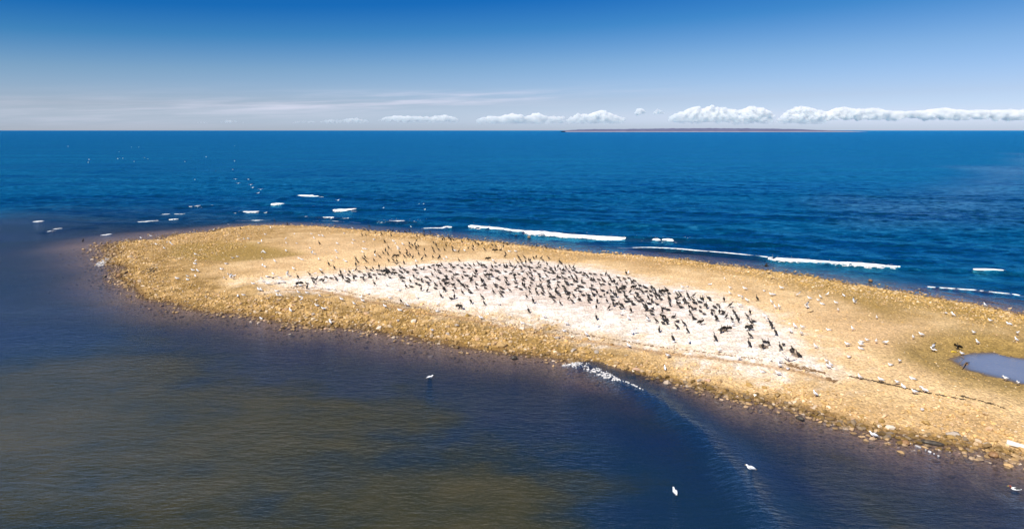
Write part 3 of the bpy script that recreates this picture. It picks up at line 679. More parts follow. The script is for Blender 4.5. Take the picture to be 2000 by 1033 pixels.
breaker('low wash line between the long thin breaker and the beach', [(612,430.5),(650,431.5),(680,433),(705,435)], .1, .4, .08, .8)
breaker('lively breaker with spray at the middle of the top shore', [(737,434),(785,435.5),(830,436.5)], .36, 1.0, .3, .4, 50)
breaker('thin low breaker left of the longest breaker', [(822,445.5),(850,445),(884,446.5)], .16, .6, .12, .4)
breaker('longest breaker rolling along the far shore, with spray', [(918,443.5),(1000,453),(1100,461.5),(1200,467),(1290,471),(1361,472.6)], .36, .95, .3, .15, 140)
breaker('faint wash line under the longest breaker', [(1205,483),(1290,489),(1340,492.5),(1430,499),(1500,506)], .12, .35, .1, .25)
breaker('bright breaker along the far shore right of the middle', [(1500,507),(1560,511.5),(1640,517.5),(1700,522),(1762,524.5)], .26, .6, .3, .4, 80)
breaker('short whitecap near the right edge of the sea', [(1900,530),(1930,531.5),(1966,532.5)], .2, .5, .3, .4)
breaker('tiny whitecap on the dark wave at the right edge', [(1985,533),(2000,534),(2030,535)], .15, .4, .3, .4)
breaker('thin wash line lapping the far shore at the right', [(1800,560),(1850,563.5),(1900,567),(2000,578),(2040,583)], .09, .3, .05, .3)
def wash(label, line, w0, w1, thr=0.0):
    tag(link('breaking_wave', lace_mesh('breaking_wave', flats(line), w0, w1, thr)), label, 'wave', 'waves breaking round the island', 'stuff')
wash('bubbly wash of foam at the near shore', [(1095,706),(1125,717),(1150,725),(1175,736),(1200,747),(1219,755)], 1.25, 0.3, -0.02)
wash('thin bright crest curling on from the near shore foam', [(1212,751),(1235,762),(1262,777)], .10, .04, -0.4)
wash('foam patch washing over the shelf at the left tip', [(194,521),(204,511),(216,501)], .9, .7, 0.0)
wash('thin ripple line breaking over stones at the right near shore', [(1768,864),(1800,875),(1842,896)], .07, .08, -0.1)
# ------------------------------------------------------------------ driftwood, weed, scraps and lone rocks
def tube(bm, pts, rad, seg=7, cap=True):
    pts = [Vector(p) for p in pts]; rings = []
    for i, p in enumerate(pts):
        tn = (pts[min(i + 1, len(pts) - 1)] - pts[max(i - 1, 0)]).normalized()
        side = tn.cross(Vector((0, 0, 1)));  side = Vector((1, 0, 0)) if side.length < 1e-3 else side.normalized()
        up = side.cross(tn).normalized(); r = rad[i]; ra, rb = (r, r) if not isinstance(r, tuple) else r
        rings.append([bm.verts.new(p + side * math.cos(2 * math.pi * k / seg) * ra + up * math.sin(2 * math.pi * k / seg) * rb) for k in range(seg)])
    fs = []
    for a, b in zip(rings, rings[1:]):
        for k in range(seg): fs.append(bm.faces.new((a[k], a[(k + 1) % seg], b[(k + 1) % seg], b[k])))
    if cap: fs.append(bm.faces.new(rings[0][::-1])); fs.append(bm.faces.new(rings[-1]))
    return fs
def bm_mesh(name, bm, mats, smooth=True):
    bmesh.ops.recalc_face_normals(bm, faces=bm.faces[:])
    me = bpy.data.meshes.new(name); bm.to_mesh(me); bm.free()
    for m in mats: me.materials.append(m)
    for p in me.polygons: p.use_smooth = smooth
    return me
M_bleach = simple('bleached_wood', (0.62, 0.57, 0.50), (0.82, 0.77, 0.70), 0.8, 6.0, 0.4)
M_endgrain = simple('end_grain', (0.45, 0.36, 0.26), (0.60, 0.50, 0.38), 0.85, 25.0)
M_twig = simple('dry_twig', (0.10, 0.065, 0.035), (0.20, 0.14, 0.08), 0.9, 12.0)
M_weed = simple('dried_seaweed', (0.030, 0.020, 0.010), (0.085, 0.055, 0.022), 0.8, 6.0)
M_brownweed = simple('brown_seaweed', (0.12, 0.07, 0.03), (0.22, 0.13, 0.06), 0.85, 6.0)
M_rock = simple('wet_rock', (0.025, 0.020, 0.016), (0.075, 0.06, 0.04), 0.45, 7.0, 0.4)
M_rust = simple('rusty_rock', (0.16, 0.08, 0.03), (0.28, 0.15, 0.06), 0.6, 7.0, 0.4)
M_yellow = simple('yellow_plastic', (0.75, 0.50, 0.02), (0.85, 0.62, 0.04), 0.4, 8.0)
# the bleached log at the right edge
p0 = on_ground(1966, 868); p1 = on_ground(2080, 902)
d = p1 - p0; L_ = np.linalg.norm(d[:2]); bm = bmesh.new()
n_ = 14; pts = [(L_ * i / (n_ - 1), 0.03 * math.sin(i * .7), 0.17 + (p1[2] - p0[2]) * i / (n_ - 1)) for i in range(n_)]
tube(bm, pts, [(0.19 + 0.012 * math.sin(i * 1.9) - .003 * i, 0.165 + 0.012 * math.cos(i * 1.3) - .002 * i) for i in range(n_)], 12)
tube(bm, [(1.7, .1, .25), (1.78, .25, .33), (1.83, .33, .36)], [.045, .035, .02], 6)
log = link('driftwood_log', bm_mesh('driftwood_log', bm, [M_bleach])); log.location = p0; log.rotation_euler = (0, 0, math.atan2(d[1], d[0]))
tag(log, 'bleached white driftwood log on the cobbles at the right edge', 'log')
bm = bmesh.new(); tube(bm, [(-0.012, 0, pts[0][2]), (0.004, 0, pts[0][2])], [(.178, .152), (.18, .155)], 12); link('sawn_end', bm_mesh('sawn_end', bm, [M_endgrain]), log)

def strewn(name, label, cat, line, spread, n, mat, size, kind=None):
    """a heap of small flat blades strewn along a line of the ground"""
    P = np.array([on_ground(u, v) for u, v in line]); seg = np.linalg.norm(np.diff(P[:, :2], axis=0), axis=1); cum = np.concatenate([[0], np.cumsum(seg)])
    s_ = rng.uniform(0, cum[-1], n); x = np.interp(s_, cum, P[:, 0]); y = np.interp(s_, cum, P[:, 1])
    w_ = np.interp(s_ / cum[-1], np.linspace(0, 1, len(spread)), spread)
    x = x + rng.normal(0, 1, n) * w_ * .3; y = y + rng.normal(0, 1, n) * w_
    z = height(x, y); ang = math.atan2(P[-1, 1] - P[0, 1], P[-1, 0] - P[0, 0]) + rng.normal(0, .7, n)
    Ls = size * rng.uniform(.5, 1.6, n); Ws = Ls * rng.uniform(.2, .45, n); Hs = Ls * rng.uniform(.12, .4, n)
    c, sn = np.cos(ang)[:, None], np.sin(ang)[:, None]
    v = IV[None] * np.stack([Ls, Ws, Hs], 1)[:, None, :] * (1 + .2 * rng.standard_normal((n, len(IV), 1)))
    xx = v[..., 0] * c - v[..., 1] * sn + x[:, None]; yy = v[..., 0] * sn + v[..., 1] * c + y[:, None]
    V = np.stack([xx, yy, v[..., 2] + z[:, None] + Hs[:, None] * .4], -1).reshape(-1, 3)
    F = (IF[None] + (np.arange(n) * len(IV))[:, None, None]).reshape(-1, 3)
    V[:, 2] += 0
    return tag(link(name, mesh_np(name, V, F, [mat], False)), label, cat, kind='stuff')
strewn('seaweed_wrack', 'thin dark line of dried seaweed on the ridge above the white log', 'seaweed', [(1660,735),(1720,747),(1765,757),(1800,765),(1850,774),(1885,781)], [.12, .10, .06, .06, .04], 330, M_weed, .10)
strewn('seaweed_wrack', 'brown clump of dry seaweed at the right end of the white patch', 'seaweed', [(1535,711),(1560,718),(1590,724),(1612,729)], [.15, .35, .25, .08], 300, M_brownweed, .10)
strewn('seaweed_wrack', 'short dark seaweed trail at the right edge above the driftwood log', 'seaweed', [(1868,772),(1905,780),(1935,788),(1965,798)], [.05, .06, .05], 60, M_weed, .10)
strewn('seaweed_wrack', 'small brown seaweed tuft below the brown clump', 'seaweed', [(1618,742),(1634,744)], [.2, .1], 30, M_brownweed, .14)
strewn('seaweed_wrack', 'thin tan strandline curving below the whole white patch', 'seaweed', [(560,561),(640,564),(720,580),(800,598),(900,612),(960,625),(1050,640),(1150,655),(1300,679),(1400,691),(1490,703)], [.18, .14, .12, .1], 900, M_brownweed, .085)
strewn('seaweed_wrack', 'brown weed fringe along the left point of the white patch', 'seaweed', [(560,562),(580,560),(600,557)], [.12, .2, .08], 60, M_brownweed, .08)
strewn('seaweed_wrack', 'dark weed tuft on cobbles at the left end of the island', 'seaweed', [(284,528),(292,527),(300,531)], [.5, .5], 60, M_weed, .2)
def stick(label, uv, rads, mat, lift=0.05, name='driftwood_stick', extra=()):
    bm = bmesh.new(); P = [on_ground(u, v) for u, v in uv]; o0 = P[0]
    tube(bm, [tuple(p - o0 + np.array([0, 0, lift + .04 * (i % 2)])) for i, p in enumerate(P)], rads, 6)
    for a, b_, r in extra: tube(bm, [a, tuple((np.array(a) + np.array(b_)) / 2), b_], [r, r * .8, r * .4], 5)
    o = link(name, bm_mesh(name, bm, [mat])); o.location = o0; tag(o, label, 'stick', 'sticks lying on the island')
stick('dark curved stick lying on the olive cobbles near the far shore', [(1505,546),(1510,544.5),(1516,547)], [.05, .07, .03], M_twig)
stick('thin dark stick alone among the gulls on the right-hand sand', [(1577,611),(1583,610.5),(1589,608)], [.03, .05, .03], M_twig)
stick('long pale stick at the lower edge of the white patch', [(1296,658),(1315,663),(1336,667)], [.03, .045, .02], M_bleach)
stick('twig with forked end sticking out of the puddle', [(1879,722),(1886,713),(1893,712)], [.03, .05, .03], M_twig, .2, extra=[((0.3, 0.9, .25), (0.9, 1.3, .5), .03), ((.2, .6, .2), (-.2, 1.2, .45), .025)])
stick('small twig lying across the shallow edge of the puddle', [(1872,698),(1878,700),(1883,703)], [.02, .035, .02], M_twig, .15)
o_ = on_ground(1316, 690); bm = bmesh.new()
tube(bm, [(0, 0, 0), (.03, .02, .3), (.0, .05, .55), (.12, .06, .82)], [.028, .022, .018, .010], 6); tube(bm, [(.0, .05, .55), (-.06, .0, .7), (-.1, -.02, .8)], [.014, .010, .006], 5); tube(bm, [(0, 0, .02), (-.14, -.05, .05), (-.24, -.05, .03)], [.02, .016, .01], 5)
o = link('upright_twig', bm_mesh('upright_twig', bm, [M_twig])); o.location = o_; tag(o, 'crooked bare twig standing upright on the sand below the white patch', 'twig')
o_ = on_ground(1863.5, 688); bm = bmesh.new(); tube(bm, [(-.28, 0, .05), (-.1, .04, .09), (.12, -.02, .06), (.3, .02, .05)], [(.05, .02), (.10, .03), (.08, .025), (.03, .012)], 7)
o = link('plastic_scrap', bm_mesh('plastic_scrap', bm, [M_yellow])); o.location = o_; tag(o, 'bright yellow scrap lying beside the puddle', 'scrap')
bigico = ico(2)
def rock(label, u, v, rx, ry, rz, mat, sub=0.35, rot=None):
    P = on_ground(u, v); k = rng.uniform(0, 50)
    V = bigico[0] * (1 + .22 * fbm(bigico[0][:, 0] * 1.4 + k, bigico[0][:, 1] * 1.4 + bigico[0][:, 2] * 1.1, 3, 5))[:, None] * np.array([rx, ry, rz])
    o = link('rock', mesh_np('rock', V, bigico[1], [mat], False)); o.location = (P[0], P[1], max(P[2], -0.1) + rz * sub); o.rotation_euler = (0, 0, rng.uniform(0, 6) if rot is None else rot)
    tag(o, label, 'rock', 'lone rocks in the shallows')
rock('dark wet rock in the water just off the middle of the near shore', 1004, 700, .30, .2, .2, M_rock)
rock('reddish brown rock in the shallows under the longest breaker', 1033, 464, .32, .25, .25, M_rust)
rock('flat dark rock awash just left of the reddish brown one', 1008, 460.5, .30, .16, .12, M_rock)
rock('dark brown rock in the shallows at the left tip', 232, 540, .35, .28, .24, M_rust)
rock('orange rounded rock lapped by the thin ripple at the right near shore', 1768, 866, .28, .22, .2, M_rust)
rock('long dark slab awash among stones left of the driftwood log', 1822, 866, .7, .22, .16, M_rock, rot=-.45)
rock('dark rock in the shallows left of the dark slab', 1563, 818, .3, .2, .16, M_rock)
rock('flat dark rock awash under the bright breaker at the far shore', 1634, 524, .26, .14, .10, M_rock)
rock('mossy dark stone at the waterline near the foam wash', 1232, 738, .45, .22, .16, M_rock)
rock('brown stone standing clear near the right bottom corner', 1940, 890, .3, .25, .2, M_rust)
rock('brown rock poking out of the shelf far off the left tip', 205, 541, .22, .2, .15, M_rock)
rock('dark boulder above water near the right far shore', 1700, 549, .35, .25, .2, M_rust)
rock('small dark rock near the waterline left of the forked twig', 1887, 712, .25, .15, .12, M_rust)

# ------------------------------------------------------------------ birds: one continuous body each, heading +X, feet at the origin
M_black = simple('black_plumage', (0.006, 0.006, 0.006), (0.014, 0.013, 0.012), 0.75, 30.0)
M_brownw = simple('bronze_wing', (0.010, 0.008, 0.006), (0.024, 0.019, 0.014), 0.75, 30.0)
M_greyb = simple('grey_brown_plumage', (0.035, 0.028, 0.023), (0.075, 0.06, 0.048), 0.8, 25.0)
M_billd = simple('dark_bill', (0.10, 0.075, 0.04), (0.16, 0.12, 0.05), 0.5, 30.0)
M_white = simple('white_plumage', (0.80, 0.80, 0.80), (0.86, 0.85, 0.84), 0.7, 30.0)
M_mantle = simple('grey_mantle', (0.42, 0.44, 0.48), (0.52, 0.54, 0.58), 0.7, 30.0)
M_tip = simple('black_wingtip', (0.02, 0.02, 0.02), (0.05, 0.05, 0.05), 0.6, 30.0)
M_billy = simple('yellow_bill', (0.65, 0.42, 0.05), (0.75, 0.50, 0.06), 0.5, 30.0)
M_legp = simple('pink_leg', (0.50, 0.32, 0.28), (0.60, 0.40, 0.34), 0.6, 30.0)
M_red = simple('chestnut_head', (0.20, 0.05, 0.03), (0.30, 0.08, 0.04), 0.6, 30.0)
def loft(bm, pts, rad, seg=8, mi=0):
    """rings along a path in any direction, flattened radii (side, up)"""
    for f in tube(bm, pts, [r if isinstance(r, tuple) else (r, r) for r in rad], seg): f.material_index = mi
def mirror(pts, s): return [(x, y * s, z) for x, y, z in pts]
COR = {}   # variants of the cormorant
def cor(key, path, rad, wings, legs=True, bill=None, mats=None):
    bm = bmesh.new(); loft(bm, path, rad, 8, 0)
    for s_ in (1, -1):
        for wp, wr in wings: loft(bm, mirror(wp, s_), wr, 6, 1)
        if legs:
            loft(bm, [(-.03, .055 * s_, .2), (0, .06 * s_, .1), (.0, .06 * s_, .02)], [.028, .016, .012], 5, 0)
            loft(bm, [(-.02, .06 * s_, .012), (.05, .065 * s_, .014), (.10, .07 * s_, .010)], [(.015, .01), (.035, .01), (.04, .006)], 5, 0)
    if bill: loft(bm, bill, [.020, .012, .006], 5, 2)
    COR[key] = bm_mesh('cormorant', bm, mats or [M_black, M_brownw, M_billd])
fold = [([(.05, .085, .53), (-.05, .115, .42), (-.15, .09, .28), (-.24, .03, .16)], [(.03, .05), (.035, .08), (.03, .06), (.012, .02)])]
cor('upright', [(-.30, 0, .05), (-.21, 0, .17), (-.12, 0, .26), (-.03, 0, .38), (.05, 0, .51), (.08, 0, .60), (.065, 0, .69), (.075, 0, .78), (.12, 0, .84), (.17, 0, .845), (.19, 0, .84)],
    [(.05, .012), (.055, .022), (.085, .08), (.115, .115), (.105, .105), (.065, .062), (.038, .04), (.034, .036), (.042, .042), (.03, .03), (.018, .018)], fold, bill=[(.18, 0, .845), (.225, 0, .845), (.262, 0, .832)])
cor('leaning', [(-.34, 0, .10), (-.24, 0, .19), (-.13, 0, .27), (0, 0, .37), (.10, 0, .46), (.17, 0, .54), (.20, 0, .63), (.24, 0, .71), (.30, 0, .745), (.35, 0, .74), (.37, 0, .735)],
    [(.05, .012), (.055, .022), (.085, .08), (.115, .11), (.10, .10), (.06, .06), (.038, .04), (.034, .036), (.042, .042), (.03, .03), (.018, .018)],
    [([(.11, .08, .47), (-.02, .115, .39), (-.14, .09, .29), (-.27, .03, .19)], [(.03, .05), (.035, .08), (.03, .06), (.012, .02)])], bill=[(.36, 0, .74), (.405, 0, .735), (.44, 0, .72)])
cor('sitting', [(-.42, 0, .10), (-.30, 0, .13), (-.17, 0, .17), (0, 0, .20), (.14, 0, .22), (.22, 0, .28), (.22, 0, .37), (.24, 0, .45), (.29, 0, .49), (.34, 0, .485), (.36, 0, .48)],
    [(.05, .012), (.06, .022), (.10, .09), (.13, .12), (.11, .10), (.06, .06), (.038, .04), (.034, .036), (.042, .042), (.03, .03), (.018, .018)],
    [([(.12, .09, .25), (-.02, .125, .25), (-.18, .09, .22), (-.34, .03, .17)], [(.03, .05), (.035, .07), (.03, .05), (.012, .015)])], legs=False, bill=[(.35, 0, .485), (.395, 0, .48), (.43, 0, .467)])
cor('dozing', [(-.42, 0, .10), (-.30, 0, .13), (-.17, 0, .19), (0, 0, .23), (.13, 0, .24), (.21, 0, .27), (.20, 0, .33), (.13, 0, .36), (.06, 0, .355), (.02, 0, .35)],
    [(.05, .012), (.06, .022), (.10, .09), (.13, .125), (.115, .11), (.07, .07), (.045, .045), (.045, .045), (.035, .03), (.018, .014)],
    [([(.12, .09, .28), (-.02, .125, .28), (-.18, .09, .24), (-.34, .03, .18)], [(.03, .05), (.035, .07), (.03, .05), (.012, .015)])], legs=False, mats=[M_greyb, M_brownw, M_billd])
def flatwing(bm, pts, chord, mi, thick=.012):
    """spread wing: a closed blade along pts; chord = (toward the front, toward the back) vectors per point"""
    top, bot = [], []
    for p, (cf, cb) in zip(pts, chord):
        p = Vector(p); top.append([bm.verts.new(p + Vector(cf) + Vector((0, 0, thick))), bm.verts.new(p + Vector(cb) + Vector((0, 0, thick * .5)))])
        bot.append([bm.verts.new(p + Vector(cf) - Vector((0, 0, thick))), bm.verts.new(p + Vector(cb) - Vector((0, 0, thick * .5)))])
    fs = []
    for i in range(len(pts) - 1):
        fs += [bm.faces.new((top[i][0], top[i + 1][0], top[i + 1][1], top[i][1])), bm.faces.new((bot[i][0], bot[i][1], bot[i + 1][1], bot[i + 1][0])),
               bm.faces.new((top[i][0], bot[i][0], bot[i + 1][0], top[i + 1][0])), bm.faces.new((top[i][1], top[i + 1][1], bot[i + 1][1], bot[i][1]))]
    fs += [bm.faces.new((top[-1][0], bot[-1][0], bot[-1][1], top[-1][1])), bm.faces.new((top[0][0], top[0][1], bot[0][1], bot[0][0]))]
    for f in fs: f.material_index = mi
UP_PATH = [(-.30, 0, .05), (-.21, 0, .17), (-.12, 0, .26), (-.03, 0, .38), (.05, 0, .51), (.08, 0, .60), (.065, 0, .69), (.075, 0, .78), (.12, 0, .84), (.17, 0, .845), (.19, 0, .84)]
UP_RAD = [(.05, .012), (.055, .022), (.085, .08), (.115, .115), (.105, .105), (.065, .062), (.038, .04), (.034, .036), (.042, .042), (.03, .03), (.018, .018)]
def cor_wings(key, path, rad, wing, chord, bill, legs):
    bm = bmesh.new(); loft(bm, path, rad, 8, 0)
    for s_ in (1, -1):
        flatwing(bm, mirror(wing, s_), chord, 1)
        if legs:
            loft(bm, [(-.03, .055 * s_, .2), (0, .06 * s_, .1), (.0, .06 * s_, .02)], [.028, .016, .012], 5, 0); loft(bm, [(-.02, .06 * s_, .012), (.05, .065 * s_, .014), (.10, .07 * s_, .010)], [(.015, .01), (.035, .01), (.04, .006)], 5, 0)
    loft(bm, bill, [.020, .012, .006], 5, 2)
    COR[key] = bm_mesh('cormorant', bm, [M_black, M_brownw, M_billd])
cor_wings('drying', UP_PATH, UP_RAD, [(.03, .07, .54), (.0, .24, .62), (-.04, .40, .58), (-.10, .56, .46)], [((.05, 0, .02), (-.06, 0, -.26)), ((.03, 0, .04), (-.08, 0, -.30)), ((.02, 0, .04), (-.10, 0, -.30)), ((0, .01, .02), (-.10, -.02, -.16))],
          [(.18, 0, .845), (.225, 0, .845), (.262, 0, .832)], True)
cor_wings('flying', [(-.42, 0, 0), (-.30, 0, .01), (-.16, 0, .01), (0, 0, 0), (.14, 0, .01), (.24, 0, .02), (.34, 0, .035), (.42, 0, .05), (.47, 0, .055), (.50, 0, .05)],
          [(.06, .012), (.06, .02), (.085, .07), (.11, .10), (.09, .085), (.045, .045), (.034, .034), (.04, .04), (.03, .03), (.016, .016)],
          [(.06, .08, .03), (.08, .32, .16), (.02, .56, .20), (-.12, .76, .16)], [((.08, 0, 0), (-.16, 0, 0)), ((.07, 0, 0), (-.17, 0, -.01)), ((.05, 0, 0), (-.17, 0, -.01)), ((.01, .02, 0), (-.09, 0, 0))], [(.49, 0, .052), (.54, 0, .05), (.57, 0, .04)], False)

GUL = {}   # variants: (body, [wing left, wing right], bill, [legs])
def gul(key, path, rad, wing, wtip, bill, legs, spread=None, head_mat=None, wing_mat=None):
    bm = bmesh.new(); loft(bm, path, rad, 9, 0)
    if head_mat:
        for f in bm.faces:
            if f.calc_center_median().x > .17 and f.calc_center_median().z > .11: f.material_index = 1
    body = bm_mesh('gull', bm, [M_white, head_mat or M_white]); ws = []
    for s_ in (1, -1):
        bm = bmesh.new()
        if spread: flatwing(bm, mirror(spread[0], s_), spread[1], 0, .010); flatwing(bm, mirror(spread[0][-1:] + spread[2], s_), [spread[1][-1]] + spread[3], 1, .008)
        else: loft(bm, mirror(wing, s_), [(.02, .03), (.028, .055), (.022, .045), (.012, .02)], 6, 0); loft(bm, mirror(wtip, s_), [(.013, .02), (.010, .014), (.004, .005)], 5, 1)
        ws.append(bm_mesh('wing', bm, [wing_mat or M_mantle, M_tip]))
    bm = bmesh.new(); loft(bm, bill, [.016, .013, .005], 5, 0); bl = bm_mesh('bill', bm, [M_billy])
    lg = []
    if legs:
        for s_ in (1, -1):
            bm = bmesh.new(); loft(bm, [(-.02, .035 * s_, .19), (.0, .035 * s_, .10), (-.005, .035 * s_, .01)], [.016, .009, .008], 5); loft(bm, [(-.015, .035 * s_, .008), (.03, .038 * s_, .009), (.06, .042 * s_, .006)], [(.01, .006), (.022, .006), (.028, .004)], 5)
            lg.append(bm_mesh('leg', bm, [M_legp]))
    GUL[key] = (body, ws, bl, lg)
gul('standing', [(-.29, 0, .20), (-.21, 0, .215), (-.11, 0, .235), (.0, 0, .25), (.09, 0, .275), (.14, 0, .32), (.165, 0, .37), (.20, 0, .405), (.235, 0, .405), (.255, 0, .398)],
    [(.04, .010), (.045, .02), (.075, .065), (.095, .085), (.085, .08), (.055, .052), (.042, .042), (.045, .045), (.034, .034), (.018, .018)],
    [(.08, .07, .30), (-.03, .088, .285), (-.15, .062, .25), (-.25, .03, .225)], [(-.24, .03, .226), (-.31, .018, .215), (-.37, .01, .21)], [(.245, 0, .40), (.285, 0, .395), (.31, 0, .382)], True)
gul('alert', [(-.24, 0, .14), (-.17, 0, .18), (-.09, 0, .22), (.0, 0, .27), (.06, 0, .325), (.085, 0, .385), (.09, 0, .44), (.12, 0, .48), (.155, 0, .48), (.175, 0, .474)],
    [(.04, .010), (.045, .02), (.07, .062), (.09, .085), (.08, .078), (.05, .05), (.038, .04), (.043, .043), (.033, .033), (.018, .018)],
    [(.055, .065, .33), (-.02, .085, .29), (-.12, .06, .22), (-.21, .03, .165)], [(-.20, .03, .17), (-.27, .018, .135), (-.32, .01, .115)], [(.165, 0, .476), (.205, 0, .472), (.23, 0, .46)], True)
gul('resting', [(-.29, 0, .08), (-.21, 0, .085), (-.11, 0, .10), (.0, 0, .11), (.09, 0, .125), (.14, 0, .165), (.16, 0, .21), (.19, 0, .235), (.225, 0, .235), (.245, 0, .228)],
    [(.04, .010), (.045, .02), (.08, .07), (.10, .09), (.09, .085), (.058, .055), (.045, .045), (.045, .045), (.034, .034), (.018, .018)],
    [(.08, .075, .16), (-.03, .092, .15), (-.15, .065, .125), (-.25, .03, .105)], [(-.24, .03, .106), (-.31, .018, .10), (-.37, .01, .10)], [(.235, 0, .23), (.275, 0, .225), (.30, 0, .212)], False)
gul('duck', [(-.29, 0, .10), (-.21, 0, .075), (-.11, 0, .07), (.0, 0, .075), (.10, 0, .085), (.16, 0, .13), (.18, 0, .18), (.21, 0, .21), (.25, 0, .205), (.27, 0, .20)],
    [(.04, .010), (.05, .03), (.08, .06), (.095, .08), (.08, .07), (.045, .045), (.038, .04), (.043, .043), (.033, .033), (.016, .016)],
    [(.06, .06, .125), (-.04, .07, .125), (-.14, .05, .11), (-.24, .03, .10)], [(-.22, .03, .10), (-.27, .018, .095), (-.30, .01, .09)], [(.26, 0, .20), (.30, 0, .192), (.34, 0, .188)], False, head_mat=M_red, wing_mat=M_tip)
gul('flapping', [(-.29, 0, .20), (-.21, 0, .215), (-.11, 0, .235), (.0, 0, .25), (.09, 0, .275), (.14, 0, .32), (.165, 0, .37), (.20, 0, .405), (.235, 0, .405), (.255, 0, .398)],
    [(.05, .010), (.045, .02), (.075, .065), (.095, .085), (.085, .08), (.055, .052), (.042, .042), (.045, .045), (.034, .034), (.018, .018)], None, None, [(.245, 0, .40), (.285, 0, .395), (.31, 0, .382)], True,
    spread=([(.05, .06, .30), (.08, .22, .46), (.02, .36, .60)], [((.07, 0, 0), (-.13, 0, 0)), ((.06, 0, 0), (-.14, 0, 0)), ((.05, 0, 0), (-.12, 0, 0))], [(-.10, .46, .70)], [((.01, 0, 0), (-.06, 0, 0))]))
gul('flying', [(-.29, 0, 0), (-.21, 0, .0), (-.11, 0, .0), (.0, 0, .0), (.09, 0, .005), (.15, 0, .01), (.19, 0, .02), (.22, 0, .025), (.25, 0, .02), (.27, 0, .015)],
    [(.06, .010), (.05, .02), (.07, .06), (.085, .075), (.075, .07), (.05, .05), (.042, .042), (.04, .04), (.03, .03), (.016, .016)], None, None, [(.26, 0, .016), (.295, 0, .012), (.32, 0, .0)], False,
    spread=([(.05, .06, .03), (.09, .28, .12), (.03, .48, .14)], [((.07, 0, 0), (-.12, 0, 0)), ((.06, 0, 0), (-.12, 0, 0)), ((.05, 0, 0), (-.10, 0, 0))], [(-.10, .68, .10)], [((.01, 0, 0), (-.05, 0, 0))]))
# ------------------------------------------------------------------ where the birds stand (read off enlarged regions: origin x, y, scale, points)
GULL_SRC = [
 (180,420,7.948,[(755,353),(912,325),(988,452),(1165,428),(1215,430),(1245,455),(1120,512),(1600,605),(1605,715),(1595,755),(1565,858),(1635,862),(1485,945),(1600,942),(1320,985),(1480,1000),(1885,230)]),
 (400,420,7.948,[(135,232),(370,150),(1020,195),(938,298),(1390,290),(1658,290),(1780,318),(1828,322),(1693,352),(612,370),(678,365),(880,400),(840,433),(1255,368),(1268,433),(1430,437),(892,570),(925,578),(1260,550),(1632,512),(1665,585),(1715,608),(435,665),(510,643),(890,675),(1085,712),(1460,670),(1510,693),(1768,680),(332,755),(895,780),(932,800),(248,838),(282,835),(1375,830),(1805,850),(1715,900),(1058,910),(365,920),(425,940),(460,940),(410,970),(302,973),(970,955),(880,982),(1165,975),(1288,925)]),
 (640,420,7.948,[(258,283),(385,203),(403,388),(147,440),(387,437),(560,412),(720,378),(1022,405),(1050,440),(1165,452),(1085,495),(1097,522),(595,530),(560,527),(540,573),(123,550),(150,580),(735,620),(145,665),(248,698),(280,718),(65,708),(1845,655),(1810,685),(1375,715),(392,857),(270,875),(1720,330),(1295,182)]),
 (880,420,7.948,[(72,553),(215,548),(915,562),(1010,562),(1000,685),(660,698)]),
 (460,530,7.948,[(745,155),(440,160),(275,192),(480,190),(515,188),(355,278),(395,278),(35,378),(125,365),(640,305),(650,370),(700,370),(915,215),(1005,212),(1230,230),(975,322),(1110,330),(1010,395),(1030,425),(1310,375),(1645,430),(1840,497),(1265,530),(1365,575),(850,600),(1470,780),(395,725),(1425,262),(1540,275),(1700,295),(1955,390),(1975,450)]),
 (700,530,7.948,[(425,200),(140,325),(55,395),(70,445),(490,410),(905,390),(730,510),(765,515),(410,535),(640,600),(1230,505),(1225,615),(615,760),(1900,715),(1150,905),(630,288)]),
 (940,530,7.948,[(270,490),(640,800),(1320,800),(1290,925),(1630,970),(1805,850),(975,690)]),
 (1180,530,7.948,[(375,12),(1870,110),(1645,200),(1290,230),(1215,237),(1955,250),(1950,330),(1090,310),(1130,305),(1165,300),(1205,300),(1540,365),(270,650),(375,720),(680,740),(435,935)]),
 (1400,530,7.948,[(435,265),(355,378),(390,395),(465,440),(355,520),(735,300),(845,355),(887,355),(1005,255),(1245,355),(1440,415),(1575,440),(1610,388),(1715,355),(1635,502),(1850,480),(1400,538),(850,472),(905,545),(970,545),(1885,590),(1970,370),(750,690),(775,735),(1210,845),(1330,855),(1140,915),(1310,955),(1735,905),(250,815)]),
 (1640,560,7.948,[(235,230),(575,470),(200,645),(425,820),(340,850),(330,888),(567,840),(712,857),(118,890),(325,955),(1140,775),(1268,733),(1455,963),(1650,405),(1760,427)]),
 (1800,580,9.935,[(1235,145),(1330,455),(1695,517),(1865,690),(1840,808),(1005,720),(1085,868)]),
 (1400,650,7.948,[(1530,200),(35,265),(340,383),(830,415),(965,435),(975,497),(1100,552),(705,600),(955,618),(1105,395),(1735,510),(1765,490),(1700,430),(1530,940)]),
 (1640,680,7.948,[(140,130),(930,185),(785,255),(310,440),(640,478),(890,520),(985,590),(1130,467),(1262,603),(1320,645),(1165,670),(1282,945),(1900,75)]),
 (1500,480,3.974,[(1845,1027)]), (1500,680,3.974,[(1940,265)]),
 (1120,640,7.948,[(855,272),(1465,430),(1420,615),(1555,215),(1790,205)]),
]
WATER_GULLS = [(133,286),(172.5,317.5),(174,312),(232.5,297),(240,309.5),(230,310.5),(257,287.5),(271,287.5),(282.5,308.5),(289,311),(262,316),(361,316),(402.5,307),(458,315),(380.5,351),(460,350),(485.5,350.5),(465,358),(489.5,361),(493,366.5),(458,285.5),(455,331.5),(509,370),(504,377),(660,391),(749,408),(818,399),(827,399),(830,411)]
